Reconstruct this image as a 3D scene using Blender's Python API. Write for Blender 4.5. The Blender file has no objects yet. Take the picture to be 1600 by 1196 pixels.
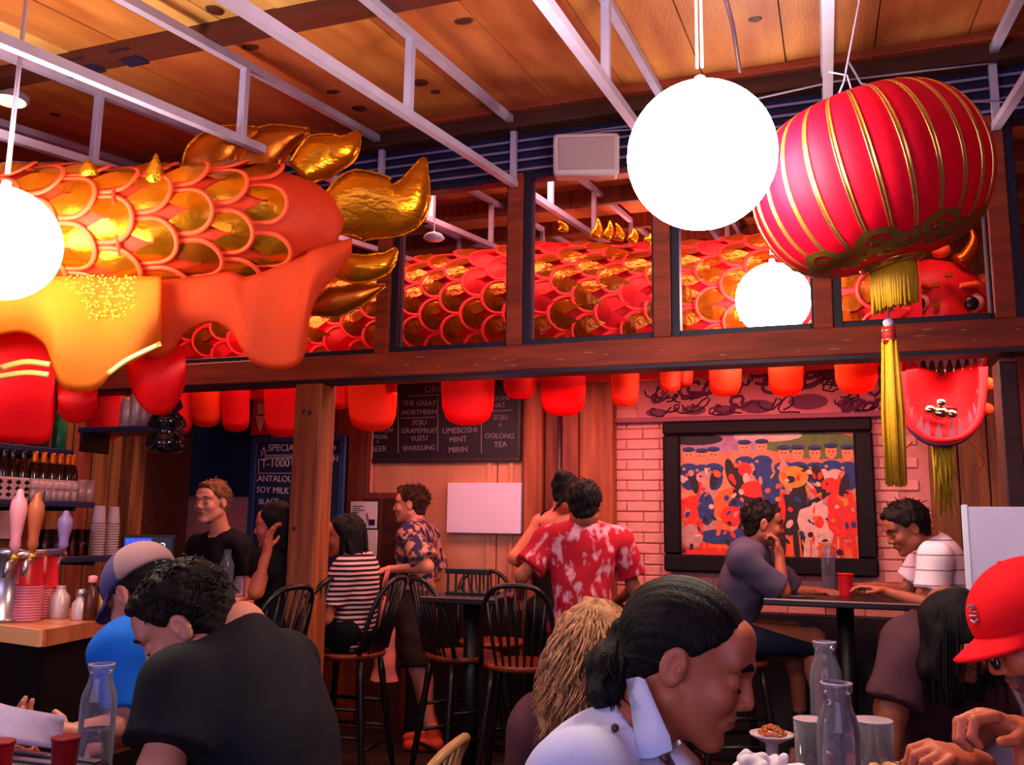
import bpy, bmesh, math, random
import numpy as np
from mathutils import Vector, Matrix
random.seed(7)
rng = np.random.default_rng(7)
SC = bpy.context.scene
COL = SC.collection
PI = math.pi
# ------------------------------------------------------------------ camera
FPX, PITCH, ROLL, YAW = 1402.3, .158438, .014390, .342258
CAM = Vector((0, 0, 1.35))
_f = Vector((-math.sin(YAW)*math.cos(PITCH), math.cos(YAW)*math.cos(PITCH), math.sin(PITCH)))
_r0 = Vector((math.cos(YAW), math.sin(YAW), 0))
_u0 = _r0.cross(_f)
_r = _r0*math.cos(ROLL) + _u0*math.sin(ROLL)
_u = -_r0*math.sin(ROLL) + _u0*math.cos(ROLL)
cd = bpy.data.cameras.new('camera'); cam = bpy.data.objects.new('camera', cd); COL.objects.link(cam)
cd.sensor_width = 36; cd.lens = FPX/1600*36; cd.clip_start = .02; cd.clip_end = 200
cam.matrix_world = Matrix(((_r.x, _u.x, -_f.x, CAM.x), (_r.y, _u.y, -_f.y, CAM.y), (_r.z, _u.z, -_f.z, CAM.z), (0, 0, 0, 1)))
SC.camera = cam
def ray(x, y): return _f + _r*((x-800)/FPX) - _u*((y-598)/FPX)
def at(x, y, D): return CAM + ray(x, y)*D            # D: distance along the optical axis
def atY(x, y, Y): d = ray(x, y); return CAM + d*(Y/d.y)
def atZ(x, y, Z): d = ray(x, y); return CAM + d*((Z-CAM.z)/d.z)
def rgb(h):
    h = h.lstrip('#'); v = [int(h[i:i+2], 16)/255 for i in (0, 2, 4)]
    return tuple(c/12.92 if c <= .04045 else ((c+.055)/1.055)**2.4 for c in v)
# ------------------------------------------------------------------ world, lights, exposure
SC.view_settings.view_transform = 'Standard'; SC.view_settings.look = 'None'
SC.view_settings.exposure = 0.0; SC.view_settings.gamma = 1; SC.view_settings.use_curve_mapping = False
wd = bpy.data.worlds.new('world'); SC.world = wd; wd.use_nodes = True
wd.node_tree.nodes['Background'].inputs[0].default_value = (.62, .50, .95, 1)
wd.node_tree.nodes['Background'].inputs[1].default_value = .10
def area(name, loc, target, sx, sy, power, color):
    l = bpy.data.lights.new(name, 'AREA'); l.shape = 'RECTANGLE'; l.size = sx; l.size_y = sy; l.energy = power; l.color = color
    o = bpy.data.objects.new(name, l); COL.objects.link(o); o.location = loc
    o.rotation_euler = (Vector(target)-Vector(loc)).to_track_quat('-Z', 'Y').to_euler()
    return o
area('street_daylight', (-.8, -2.6, 2.1), (-1.2, 4, 1.3), 5.0, 1.8, 112, (.62, .58, 1.0))
area('back_room_red_light', (-.7, 4.98, 2.17), (-.7, 5.45, 0), 3.6, .35, 46, (1, .34, .32))
area('window_head_light', (-1.6, 4.42, 3.38), (-1.6, 4.95, 2.6), 4.6, .12, 85, (1, .40, .30))  # added red fill, unseen behind the siding, makes the red dragon glow
pl_ = bpy.data.lights.new('far_room_lamp', 'POINT'); pl_.energy = 70; pl_.color = (1, .36, .26); pl_.shadow_soft_size = .1
po_ = bpy.data.objects.new('far_room_lamp', pl_); COL.objects.link(po_); po_.location = (-1.2, 6.9, 3.1)  # added point light, hidden by the dragon, brightens the dark back ceiling
area('bar_light', (-3.3, 4.4, 2.75), (-3.6, 4.6, 1), 1.2, .5, 30, (1, .42, .32))
GLOBE_E = 54.0
# ------------------------------------------------------------------ mesh helpers
class MB:
    def __init__(s): s.v = []; s.f = []; s.m = []; s.n = 0
    def add(s, v, f, m=0):
        v = [tuple(p) for p in v]; o = s.n
        s.v += v; s.n += len(v)
        for q in f: s.f.append(tuple(i+o for i in q)); s.m.append(m)
        return s
    def box(s, lo, hi, m=0, mat=None):
        x0, y0, z0 = lo; x1, y1, z1 = hi
        v = [(x0,y0,z0),(x1,y0,z0),(x1,y1,z0),(x0,y1,z0),(x0,y0,z1),(x1,y0,z1),(x1,y1,z1),(x0,y1,z1)]
        if mat is not None: v = [mat @ Vector(p) for p in v]
        return s.add(v, [(0,3,2,1),(4,5,6,7),(0,1,5,4),(1,2,6,5),(2,3,7,6),(3,0,4,7)], m)
    def cbox(s, lo, hi, b=.004, m=0, mat=None):     # chamfered box
        x0, y0, z0 = lo; x1, y1, z1 = hi
        b = min(b, (x1-x0)*.45, (y1-y0)*.45, (z1-z0)*.45)
        v = []; idx = {}
        X = (x0, x1); Y = (y0, y1); Z = (z0, z1)
        for i in (0, 1):
            for j in (0, 1):
                for k in (0, 1):
                    sx, sy, sz = (1-2*i)*b, (1-2*j)*b, (1-2*k)*b
                    for a, p in enumerate(((X[i], Y[j]+sy, Z[k]+sz), (X[i]+sx, Y[j], Z[k]+sz), (X[i]+sx, Y[j]+sy, Z[k]))):
                        idx[(i, j, k, a)] = len(v); v.append(p)
        g = lambda i, j, k, a: idx[(i, j, k, a)]
        F = []
        for i in (0, 1): F.append((g(i,0,0,0), g(i,1,0,0), g(i,1,1,0), g(i,0,1,0)) if i else (g(i,0,0,0), g(i,0,1,0), g(i,1,1,0), g(i,1,0,0)))
        for j in (0, 1): F.append((g(0,j,0,1), g(0,j,1,1), g(1,j,1,1), g(1,j,0,1)) if j else (g(0,j,0,1), g(1,j,0,1), g(1,j,1,1), g(0,j,1,1)))
        for k in (0, 1): F.append((g(0,0,k,2), g(1,0,k,2), g(1,1,k,2), g(0,1,k,2)) if k else (g(0,0,k,2), g(0,1,k,2), g(1,1,k,2), g(1,0,k,2)))
        for i in (0, 1):
            for j in (0, 1): F.append((g(i,j,0,0), g(i,j,1,0), g(i,j,1,1), g(i,j,0,1)) if i != j else (g(i,j,0,0), g(i,j,0,1), g(i,j,1,1), g(i,j,1,0)))
            for k in (0, 1): F.append((g(i,0,k,0), g(i,0,k,2), g(i,1,k,2), g(i,1,k,0)) if i != k else (g(i,0,k,0), g(i,1,k,0), g(i,1,k,2), g(i,0,k,2)))
        for j in (0, 1):
            for k in (0, 1): F.append((g(0,j,k,1), g(1,j,k,1), g(1,j,k,2), g(0,j,k,2)) if j != k else (g(0,j,k,1), g(0,j,k,2), g(1,j,k,2), g(1,j,k,1)))
        for i in (0, 1):
            for j in (0, 1):
                for k in (0, 1): F.append((g(i,j,k,0), g(i,j,k,1), g(i,j,k,2)) if (i+j+k) % 2 else (g(i,j,k,0), g(i,j,k,2), g(i,j,k,1)))
        if mat is not None: v = [mat @ Vector(p) for p in v]
        return s.add(v, F, m)
    def tube(s, pts, r, n=8, m=0, cap=True, flat=1.0, ref=None):
        pts = [Vector(p) for p in pts]; R = list(r) if hasattr(r, '__len__') else [r]*len(pts)
        v = []; f = []; prev = None
        for i, p in enumerate(pts):
            t = (pts[min(i+1, len(pts)-1)] - pts[max(i-1, 0)])
            t = t.normalized() if t.length > 1e-9 else Vector((0, 0, 1))
            if prev is None:
                a = Vector(ref) if ref is not None else (Vector((0, 0, 1)) if abs(t.z) < .9 else Vector((1, 0, 0)))
            else: a = prev
            a = (a - t*a.dot(t)); a = a.normalized() if a.length > 1e-6 else t.orthogonal().normalized()
            b = t.cross(a); prev = a
            for k in range(n):
                w = 2*PI*k/n
                v.append(p + a*(math.cos(w)*R[i]) + b*(math.sin(w)*R[i]*flat))
        for i in range(len(pts)-1):
            for k in range(n):
                k2 = (k+1) % n
                f.append((i*n+k, i*n+k2, (i+1)*n+k2, (i+1)*n+k))
        if cap:
            f.append(tuple(range(n))[::-1]); f.append(tuple((len(pts)-1)*n+k for k in range(n)))
        return s.add(v, f, m)
    def lathe(s, prof, n=24, m=0, c=(0, 0, 0), mat=None, cap=True):
        v = []; f = []
        for r, z in prof:
            for k in range(n):
                w = 2*PI*k/n; p = Vector((c[0]+r*math.cos(w), c[1]+r*math.sin(w), c[2]+z))
                v.append(mat @ p if mat is not None else p)
        L = len(prof)
        for i in range(L-1):
            for k in range(n):
                k2 = (k+1) % n; f.append((i*n+k, i*n+k2, (i+1)*n+k2, (i+1)*n+k))
        if cap:
            f.append(tuple(range(n))[::-1]); f.append(tuple((L-1)*n+k for k in range(n)))
        return s.add(v, f, m)
    def ell(s, c, r, n=12, l=8, m=0, mat=None):
        prof = [(max(1e-4, math.sin(PI*i/l)), -math.cos(PI*i/l)) for i in range(l+1)]
        M = (mat or Matrix.Identity(4)) @ Matrix.Translation(Vector(c)) @ Matrix.Diagonal((r[0], r[1], r[2], 1))
        return s.lathe(prof, n, m, mat=M, cap=True)
    def grid(s, P, m=0, closed=False):          # P[i][j] points
        a, b = len(P), len(P[0]); v = [p for row in P for p in row]; f = []
        for i in range(a-1):
            for j in range(b-1 + (1 if closed else 0)):
                j2 = (j+1) % b; f.append((i*b+j, i*b+j2, (i+1)*b+j2, (i+1)*b+j))
        return s.add(v, f, m)
    def prism(s, poly, z0, z1, m=0, mat=None):
        n = len(poly); v = [(x, y, z0) for x, y in poly] + [(x, y, z1) for x, y in poly]
        if mat is not None: v = [mat @ Vector(p) for p in v]
        return s.add(v, [tuple(range(n))[::-1], tuple(range(n, 2*n))] + [(i, (i+1) % n, n+(i+1) % n, n+i) for i in range(n)], m)
    def arr(s, V, Q, m=0):
        return s.add(V.tolist(), Q.tolist(), m)
    def mesh(s, name, mats, smooth=True):
        me = bpy.data.meshes.new(name); me.from_pydata(s.v, [], s.f)
        for x in (mats if isinstance(mats, (list, tuple)) else [mats]): me.materials.append(x)
        if any(s.m): me.polygons.foreach_set('material_index', s.m)
        me.polygons.foreach_set('use_smooth', [smooth]*len(s.f)); me.update()
        return me
    def build(s, name, mats, parent=None, smooth=False, loc=None, label=None, angle=None):
        me = s.mesh(name, mats, smooth or angle is not None)
        if angle is not None:
            bm = bmesh.new(); bm.from_mesh(me)
            for e in bm.edges:
                if len(e.link_faces) == 2 and e.calc_face_angle(0) > angle: e.smooth = False
            bm.to_mesh(me); bm.free()
        return link(name, me, parent, loc, label)
def link(name, me, parent=None, loc=None, label=None):
    o = bpy.data.objects.new(name, me); COL.objects.link(o)
    if parent is not None: o.parent = parent
    if loc is not None: o.location = loc
    if label: o['label'] = label
    return o
def tag(o, label, cat, group=None, kind=None):
    o['label'] = label; o['category'] = cat
    if group: o['group'] = group
    if kind: o['kind'] = kind
    return o
def thing(name, label, cat, loc=(0, 0, 0), rz=0, group=None):
    o = bpy.data.objects.new(name, None); COL.objects.link(o); o.empty_display_size = .1
    o.location = loc; o.rotation_euler = (0, 0, rz)
    return tag(o, label, cat, group)
def struct(o): o['kind'] = 'structure'; return o
def wpart(mb, name, mats, root, smooth=False, label=None, angle=None):   # mesh written in world metres, parented to a thing that is not rotated
    l = root.location
    p = root.parent
    while p is not None: l = l + p.location; p = p.parent
    mb.v = [(x-l.x, y-l.y, z-l.z) for x, y, z in mb.v]
    return mb.build(name, mats, root, smooth, label=label, angle=angle)
def dup(root, loc=None, rz=None, label=None, group=None):
    def rec(o, par):
        c = o.copy(); COL.objects.link(c); c.parent = par
        for ch in o.children: rec(ch, c)
        return c
    r = rec(root, None)
    if loc is not None: r.location = loc
    if rz is not None: r.rotation_euler = (0, 0, rz)
    if label: r['label'] = label
    if group: r['group'] = group
    return r
# ------------------------------------------------------------------ materials
MATS = {}
def M(name, col, rough=.6, metal=0, var=0, vs=6, bump=0, bs=60, stretch=(1, 1, 1), col2=None, spec=.4, emit=0, translu=0, sheer=0, ramp=(.35, .65), wave=None, sheen=0):
    if name in MATS: return MATS[name]
    m = bpy.data.materials.new(name); m.use_nodes = True; nt = m.node_tree; N = nt.nodes; L = nt.links
    b = N['Principled BSDF']; out = N['Material Output']
    c = rgb(col) if isinstance(col, str) else col
    b.inputs['Base Color'].default_value = (*c, 1); b.inputs['Roughness'].default_value = rough; b.inputs['Metallic'].default_value = metal
    b.inputs['Specular IOR Level'].default_value = spec
    if sheen: b.inputs['Sheen Weight'].default_value = sheen
    cs = None
    tc = N.new('ShaderNodeTexCoord'); mp = N.new('ShaderNodeMapping'); L.new(tc.outputs['Object'], mp.inputs[0]); mp.inputs['Scale'].default_value = stretch
    if var or col2 is not None:
        c2 = (rgb(col2) if isinstance(col2, str) else col2) if col2 is not None else tuple(x*(1-var) for x in c)
        if wave:
            t = N.new('ShaderNodeTexWave'); t.inputs['Scale'].default_value = wave; t.bands_direction = 'Z'; t.inputs['Distortion'].default_value = .5; fac = t.outputs[1] if len(t.outputs) > 1 else t.outputs[0]
        else:
            t = N.new('ShaderNodeTexNoise'); t.inputs['Scale'].default_value = vs; t.inputs['Detail'].default_value = 4; fac = t.outputs[0]
        L.new(mp.outputs[0], t.inputs['Vector'])
        rp = N.new('ShaderNodeValToRGB'); rp.color_ramp.elements[0].position = ramp[0]; rp.color_ramp.elements[1].position = ramp[1]
        rp.color_ramp.elements[0].color = (*c, 1); rp.color_ramp.elements[1].color = (*c2, 1)
        L.new(fac, rp.inputs[0]); L.new(rp.outputs[0], b.inputs['Base Color']); cs = rp.outputs[0]
    nrm = None
    if bump:
        t2 = N.new('ShaderNodeTexNoise'); t2.inputs['Scale'].default_value = bs; t2.inputs['Detail'].default_value = 3; L.new(mp.outputs[0], t2.inputs['Vector'])
        bp = N.new('ShaderNodeBump'); bp.inputs['Strength'].default_value = bump; bp.inputs['Distance'].default_value = .02
        L.new(t2.outputs[0], bp.inputs['Height']); L.new(bp.outputs[0], b.inputs['Normal']); nrm = bp.outputs[0]
    sh = b.outputs[0]
    if emit:
        b.inputs['Emission Color'].default_value = (*c, 1); b.inputs['Emission Strength'].default_value = emit
    if translu:
        tl = N.new('ShaderNodeBsdfTranslucent'); tl.inputs[0].default_value = (*c, 1)
        if cs: L.new(cs, tl.inputs[0])
        mx = N.new('ShaderNodeMixShader'); mx.inputs[0].default_value = translu; L.new(sh, mx.inputs[1]); L.new(tl.outputs[0], mx.inputs[2]); sh = mx.outputs[0]
    if sheer:
        tr = N.new('ShaderNodeBsdfTransparent'); tr.inputs[0].default_value = (*[.3+.7*x for x in c], 1)
        mx = N.new('ShaderNodeMixShader'); mx.inputs[0].default_value = sheer; L.new(sh, mx.inputs[1]); L.new(tr.outputs[0], mx.inputs[2]); sh = mx.outputs[0]
    L.new(sh, out.inputs[0])
    MATS[name] = m; return m
def glass(name, tint=(1, 1, 1), refl=.12, ior=1.35):
    if name in MATS: return MATS[name]
    m = bpy.data.materials.new(name); m.use_nodes = True; nt = m.node_tree; N = nt.nodes; L = nt.links
    for n in list(N):
        if n.type == 'BSDF_PRINCIPLED': N.remove(n)
    out = N['Material Output']
    tr = N.new('ShaderNodeBsdfTransparent'); tr.inputs[0].default_value = (*tint, 1)
    gl = N.new('ShaderNodeBsdfGlossy'); gl.inputs['Roughness'].default_value = .04
    fr = N.new('ShaderNodeLayerWeight'); fr.inputs[0].default_value = refl
    mx = N.new('ShaderNodeMixShader'); L.new(fr.outputs['Fresnel'], mx.inputs[0]); L.new(tr.outputs[0], mx.inputs[1]); L.new(gl.outputs[0], mx.inputs[2]); L.new(mx.outputs[0], out.inputs[0])
    MATS[name] = m; return m
def bottleglass(name, tint, milk=.08, rim=.45, col=(.62, .56, .70)):
    m = bpy.data.materials.new(name); m.use_nodes = True; nt = m.node_tree; N = nt.nodes; L = nt.links
    N.remove(N['Principled BSDF']); out = N['Material Output']
    tr = N.new('ShaderNodeBsdfTransparent'); tr.inputs[0].default_value = (*tint, 1)
    df = N.new('ShaderNodeBsdfDiffuse'); df.inputs[0].default_value = (*col, 1)
    gl = N.new('ShaderNodeBsdfGlossy'); gl.inputs['Roughness'].default_value = .06
    lw = N.new('ShaderNodeLayerWeight'); lw.inputs[0].default_value = .35
    mr = N.new('ShaderNodeMapRange'); L.new(lw.outputs['Facing'], mr.inputs[0]); mr.inputs[3].default_value = milk; mr.inputs[4].default_value = rim
    m1 = N.new('ShaderNodeMixShader'); L.new(mr.outputs[0], m1.inputs[0]); L.new(tr.outputs[0], m1.inputs[1]); L.new(df.outputs[0], m1.inputs[2])
    m2 = N.new('ShaderNodeMixShader'); fr = N.new('ShaderNodeFresnel'); fr.inputs[0].default_value = 1.4; L.new(fr.outputs[0], m2.inputs[0]); L.new(m1.outputs[0], m2.inputs[1]); L.new(gl.outputs[0], m2.inputs[2]); L.new(m2.outputs[0], out.inputs[0])
    MATS[name] = m; return m
def oriented(loc, x, z):        # matrix from an x axis and a z axis
    x = Vector(x).normalized(); z = Vector(z); z = (z - x*z.dot(x)).normalized(); y = z.cross(x)
    return Matrix(((x.x, y.x, z.x, loc[0]), (x.y, y.y, z.y, loc[1]), (x.z, y.z, z.z, loc[2]), (0, 0, 0, 1)))
def text_mesh(mb, s, size, mat, m=0, ext=.0012, align='CENTER', shear=0):
    c = bpy.data.curves.new('t', 'FONT'); c.body = s; c.size = size; c.extrude = ext; c.align_x = align; c.shear = shear; c.resolution_u = 3
    o = bpy.data.objects.new('t', c); COL.objects.link(o)
    me = o.to_mesh(); v = [mat @ p.co for p in me.vertices]; f = [tuple(p.vertices) for p in me.polygons]
    mb.add(v, f, m); o.to_mesh_clear(); bpy.data.objects.remove(o); bpy.data.curves.remove(c)
    return mb
def face_y(x, y, z, rot=0):    # lettering plane on a wall seen from -Y
    return Matrix.Translation((x, y, z)) @ Matrix.Rotation(rot, 4, 'Y') @ Matrix.Rotation(PI/2, 4, 'X')
# ------------------------------------------------------------------ signed-distance modelling (organic shapes)
class SDF:
    def __init__(s, lo, hi, h):
        s.h = h; s.lo = np.array(lo, float); n = np.ceil((np.array(hi, float)-s.lo)/h).astype(int)+2
        s.n = n; s.d = np.full(n, .5, np.float32)
    def blk(s, lo, hi):
        a = np.clip(np.floor((np.array(lo)-s.lo)/s.h).astype(int), 0, s.n); b = np.clip(np.ceil((np.array(hi)-s.lo)/s.h).astype(int)+1, 0, s.n)
        sl = tuple(slice(i, j) for i, j in zip(a, b))
        g = [(np.arange(i, j, dtype=np.float32)*s.h + np.float32(o)) for i, j, o in zip(a, b, s.lo)]
        return sl, g[0][:, None, None], g[1][None, :, None], g[2][None, None, :]
    def put(s, sl, v, k):
        D = s.d[sl]
        if D.size == 0: return
        if k > 0:
            q = np.clip(.5+.5*(D-v)/k, 0, 1); s.d[sl] = D+(v-D)*q-k*q*(1-q)
        else: s.d[sl] = np.minimum(D, v)
    def sub(s, sl, v, k):
        D = s.d[sl]
        if D.size == 0: return
        v = -v
        if k > 0:
            q = np.clip(.5-.5*(D-v)/k, 0, 1); s.d[sl] = D+(v-D)*q+k*q*(1-q)
        else: s.d[sl] = np.maximum(D, v)
    def ell(s, c, r, B=None, k=.02, op='put', disp=None):
        c = np.array(c, float); r = np.array(r, float); R = float(r.max())+k+3*s.h
        sl, X, Y, Z = s.blk(c-R, c+R)
        x, y, z = X-c[0], Y-c[1], Z-c[2]
        if B is not None: x, y, z = (B[0][0]*x+B[0][1]*y+B[0][2]*z, B[1][0]*x+B[1][1]*y+B[1][2]*z, B[2][0]*x+B[2][1]*y+B[2][2]*z)
        k0 = np.sqrt((x/r[0])**2+(y/r[1])**2+(z/r[2])**2); k1 = np.sqrt((x/r[0]**2)**2+(y/r[1]**2)**2+(z/r[2]**2)**2)+1e-6
        getattr(s, op)(sl, k0*(k0-1)/k1, k)
    def cone(s, a, b, ra, rb, k=.02, op='put', flat=False):
        a = np.array(a, float); b = np.array(b, float); R = max(ra, rb)+k+3*s.h
        sl, X, Y, Z = s.blk(np.minimum(a, b)-R, np.maximum(a, b)+R)
        d = b-a; L2 = float(d@d)+1e-9
        x, y, z = X-a[0], Y-a[1], Z-a[2]
        t0 = (x*d[0]+y*d[1]+z*d[2])/L2; t = np.clip(t0, 0, 1)
        v = np.sqrt((x-t*d[0])**2+(y-t*d[1])**2+(z-t*d[2])**2)-(ra+(rb-ra)*t)
        if flat: v = np.maximum(v, (t0-1)*math.sqrt(L2))
        getattr(s, op)(sl, v, k)
    def plane(s, p, n, k=0):        # cut away the side the normal points to
        sl, X, Y, Z = s.blk(s.lo, s.lo+s.n*s.h); n = np.array(n, float); n /= np.linalg.norm(n); p = np.array(p, float)
        s.sub(sl, -((X-p[0])*n[0]+(Y-p[1])*n[1]+(Z-p[2])*n[2]), k)
    def ripple(s, amp, f, seed=0):
        r = np.random.default_rng(seed); sl, X, Y, Z = s.blk(s.lo, s.lo+s.n*s.h)
        for i in range(3):
            w = r.normal(size=3); w *= f*(1+i*.7)/np.linalg.norm(w)
            s.d += np.float32(amp/(1+i*.5))*np.sin(w[0]*X+w[1]*Y+w[2]*Z+r.uniform(0, 6)).astype(np.float32)
    def mesh(s):
        d = s.d; n = np.array(d.shape)
        I = d < 0; c = np.zeros(n-1, np.int8)
        for i in (0, 1):
            for j in (0, 1):
                for k in (0, 1): c += I[i:n[0]-1+i, j:n[1]-1+j, k:n[2]-1+k]
        mask = (c > 0) & (c < 8); ci = np.argwhere(mask)
        idx = np.full(n-1, -1, np.int64); idx[mask] = np.arange(len(ci))
        acc = np.zeros((len(ci), 3)); num = np.zeros(len(ci))
        for ax in range(3):
            o = [q for q in range(3) if q != ax]
            for i in (0, 1):
                for j in (0, 1):
                    A = np.zeros(3, int); A[o[0]] = i; A[o[1]] = j; Bv = A.copy(); Bv[ax] = 1
                    da = d[tuple((ci+A).T)]; db = d[tuple((ci+Bv).T)]; cr = (da < 0) != (db < 0)
                    t = np.where(cr, da/np.where(cr, da-db, 1), 0)
                    P = A[None, :]+t[:, None]*(Bv-A)[None, :]
                    acc += np.where(cr[:, None], P, 0); num += cr
        V = (ci+acc/np.maximum(num, 1)[:, None])*s.h+s.lo
        Q = []
        for ax in range(3):
            u, w = (ax+1) % 3, (ax+2) % 3
            sa = [slice(None)]*3; sb = [slice(None)]*3; sa[ax] = slice(0, n[ax]-1); sb[ax] = slice(1, n[ax])
            for q in (sa, sb): q[u] = slice(1, n[u]-1); q[w] = slice(1, n[w]-1)
            a, b = I[tuple(sa)], I[tuple(sb)]
            e = np.argwhere(a != b)
            if len(e) == 0: continue
            fl = a[tuple(e.T)]
            e[:, u] += 1; e[:, w] += 1
            eu = np.zeros(3, int); eu[u] = 1; ew = np.zeros(3, int); ew[w] = 1
            q = np.stack([idx[tuple((e-eu-ew).T)], idx[tuple((e-ew).T)], idx[tuple(e.T)], idx[tuple((e-eu).T)]], 1)
            q[~fl] = q[~fl][:, ::-1]
            Q.append(q)
        return V, (np.concatenate(Q) if Q else np.zeros((0, 4), int))
def fast_mesh(name, parts, mats):       # parts: (V, Q, per-face material or int)
    vs = []; qs = []; ms = []; o = 0
    for V, Q, m in parts:
        vs.append(V); qs.append(Q+o); o += len(V)
        ms.append(np.full(len(Q), m, np.int32) if np.isscalar(m) else np.asarray(m, np.int32))
    V = np.concatenate(vs).astype(np.float32); Q = np.concatenate(qs).astype(np.int32); m = np.concatenate(ms)
    me = bpy.data.meshes.new(name); me.vertices.add(len(V)); me.vertices.foreach_set('co', V.ravel())
    me.loops.add(len(Q)*4); me.loops.foreach_set('vertex_index', Q.ravel()); me.polygons.add(len(Q))
    me.polygons.foreach_set('loop_start', np.arange(0, len(Q)*4, 4, dtype=np.int32))
    for x in mats: me.materials.append(x)
    me.polygons.foreach_set('material_index', m); me.polygons.foreach_set('use_smooth', np.ones(len(Q), bool))
    me.update(calc_edges=True); me.validate()
    return me
def bounds(pts, pad): P = np.array([tuple(p) for p in pts]); return P.min(0)-pad, P.max(0)+pad
# ------------------------------------------------------------------ people
def basis(fwd, pitch=0, roll=0):       # head frame rows: right, forward, up ; fwd horizontal, pitch > 0 looks down, roll > 0 tilts to own right
    f = Vector((fwd[0], fwd[1], 0)).normalized(); r = f.cross(Vector((0, 0, 1))).normalized(); u = Vector((0, 0, 1))
    f2 = f*math.cos(pitch)-u*math.sin(pitch); u2 = u*math.cos(pitch)+f*math.sin(pitch)
    r3 = r*math.cos(roll)-u2*math.sin(roll); u3 = u2*math.cos(roll)+r*math.sin(roll)
    return [np.array(r3), np.array(f2), np.array(u3)]
def vdir(deg): # horizontal facing, degrees: 0 away from the viewer, 90 to the picture's right, 180 to the viewer
    a = math.radians(deg); aw = Vector((-math.sin(YAW), math.cos(YAW), 0)); rt = Vector((math.cos(YAW), math.sin(YAW), 0))
    return aw*math.cos(a)+rt*math.sin(a)
class Head:
    def __init__(s, c, deg, pitch=0, roll=0, sc=1.0):
        s.c = np.array(tuple(c)); s.B = basis(vdir(deg), math.radians(pitch), math.radians(roll)); s.s = sc
    def w(s, x, y, z): return s.c+s.s*(x*s.B[0]+y*s.B[1]+z*s.B[2])
    def e(s, S, p, r, k=.012, op='put', B=None): S.ell(s.w(*p), [q*s.s for q in r], B or s.B, k*s.s, op)
    def k(s, S, a, b, ra, rb, k=.012, op='put'): S.cone(s.w(*a), s.w(*b), ra*s.s, rb*s.s, k*s.s, op)
def head_mesh(H, neck, h=.004, closed=True, female=False, stubble=0):
    s = H.s
    S = SDF(np.minimum(H.c-.17*s, np.array(neck)-.07), np.maximum(H.c+.17*s, np.array(neck)+.07), h)
    H.e(S, (0, -.018, .03), (.074, .094, .085)); H.e(S, (0, .03, -.03), (.061, .06, .082), .02)
    j = .92 if female else 1.0
    for q in (-1, 1):
        H.k(S, (q*.053*j, -.005, -.055), (q*.016*j, .066, -.098), .022*j, .017*j, .02)
        H.e(S, (q*.036, .066, -.026), (.026, .022, .024), .018)
        H.k(S, (q*.046, .07, .03), (q*.012, .089, .024), .011, .012, .012)
    H.e(S, (0, .074, -.1), (.02, .017, .016), .014)
    H.e(S, (0, .062, .05), (.055, .03, .04), .02)
    for q in (-1, 1):
        H.e(S, (q*.032, .096, .002), (.019, .015, .012), .012, 'sub')
        H.e(S, (q*.032, .074, .001), (.015, .0145, .0135), .003)
    H.k(S, (0, .086, .018), (0, .1045, -.024), .0085, .0115, .012); H.e(S, (0, .100, -.029), (.0125, .012, .009), .008)
    for q in (-1, 1): H.e(S, (q*.0135, .094, -.032), (.008, .011, .008), .006)
    H.e(S, (0, .08, -.06), (.026, .016, .02), .012)
    H.e(S, (0, .0905, -.0555), (.022, .0085, .0055), .004); H.e(S, (0, .089, -.0665), (.019, .009, .0065), .004)
    H.e(S, (0, .101, -.0612), (.024, .012, .0018), .003, 'sub')
    for q in (-1, 1):
        Bq = basis(H.B[1], 0, 0)
        H.e(S, (q*.077, -.012, -.004), (.009, .021, .032), .006); H.e(S, (q*.086, -.009, -.002), (.006, .012, .02), .005, 'sub')
        H.e(S, (q*.082, -.002, -.006), (.005, .006, .009), .004)
    S.cone(H.w(0, -.03, -.06), neck, .056*s, .058*s, .025)
    V, Q = S.mesh()
    C = V[Q].mean(1)-H.c; l = C@np.array(H.B).T/s
    m = np.zeros(len(Q), int)
    lip = (np.abs(l[:, 0]) < .023) & (l[:, 1] > .084) & (((l[:, 2]+.061)/.0115)**2+(l[:, 0]/.024)**2 < 1)
    m[lip] = 1
    if stubble:
        m[((l[:, 2] < -.045) & (l[:, 1] > .0) & (l[:, 2] > -.125) & ~lip & (l[:, 1] > .02-(l[:, 2]+.12)*.2))] = 2
    return V, Q, m
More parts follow.
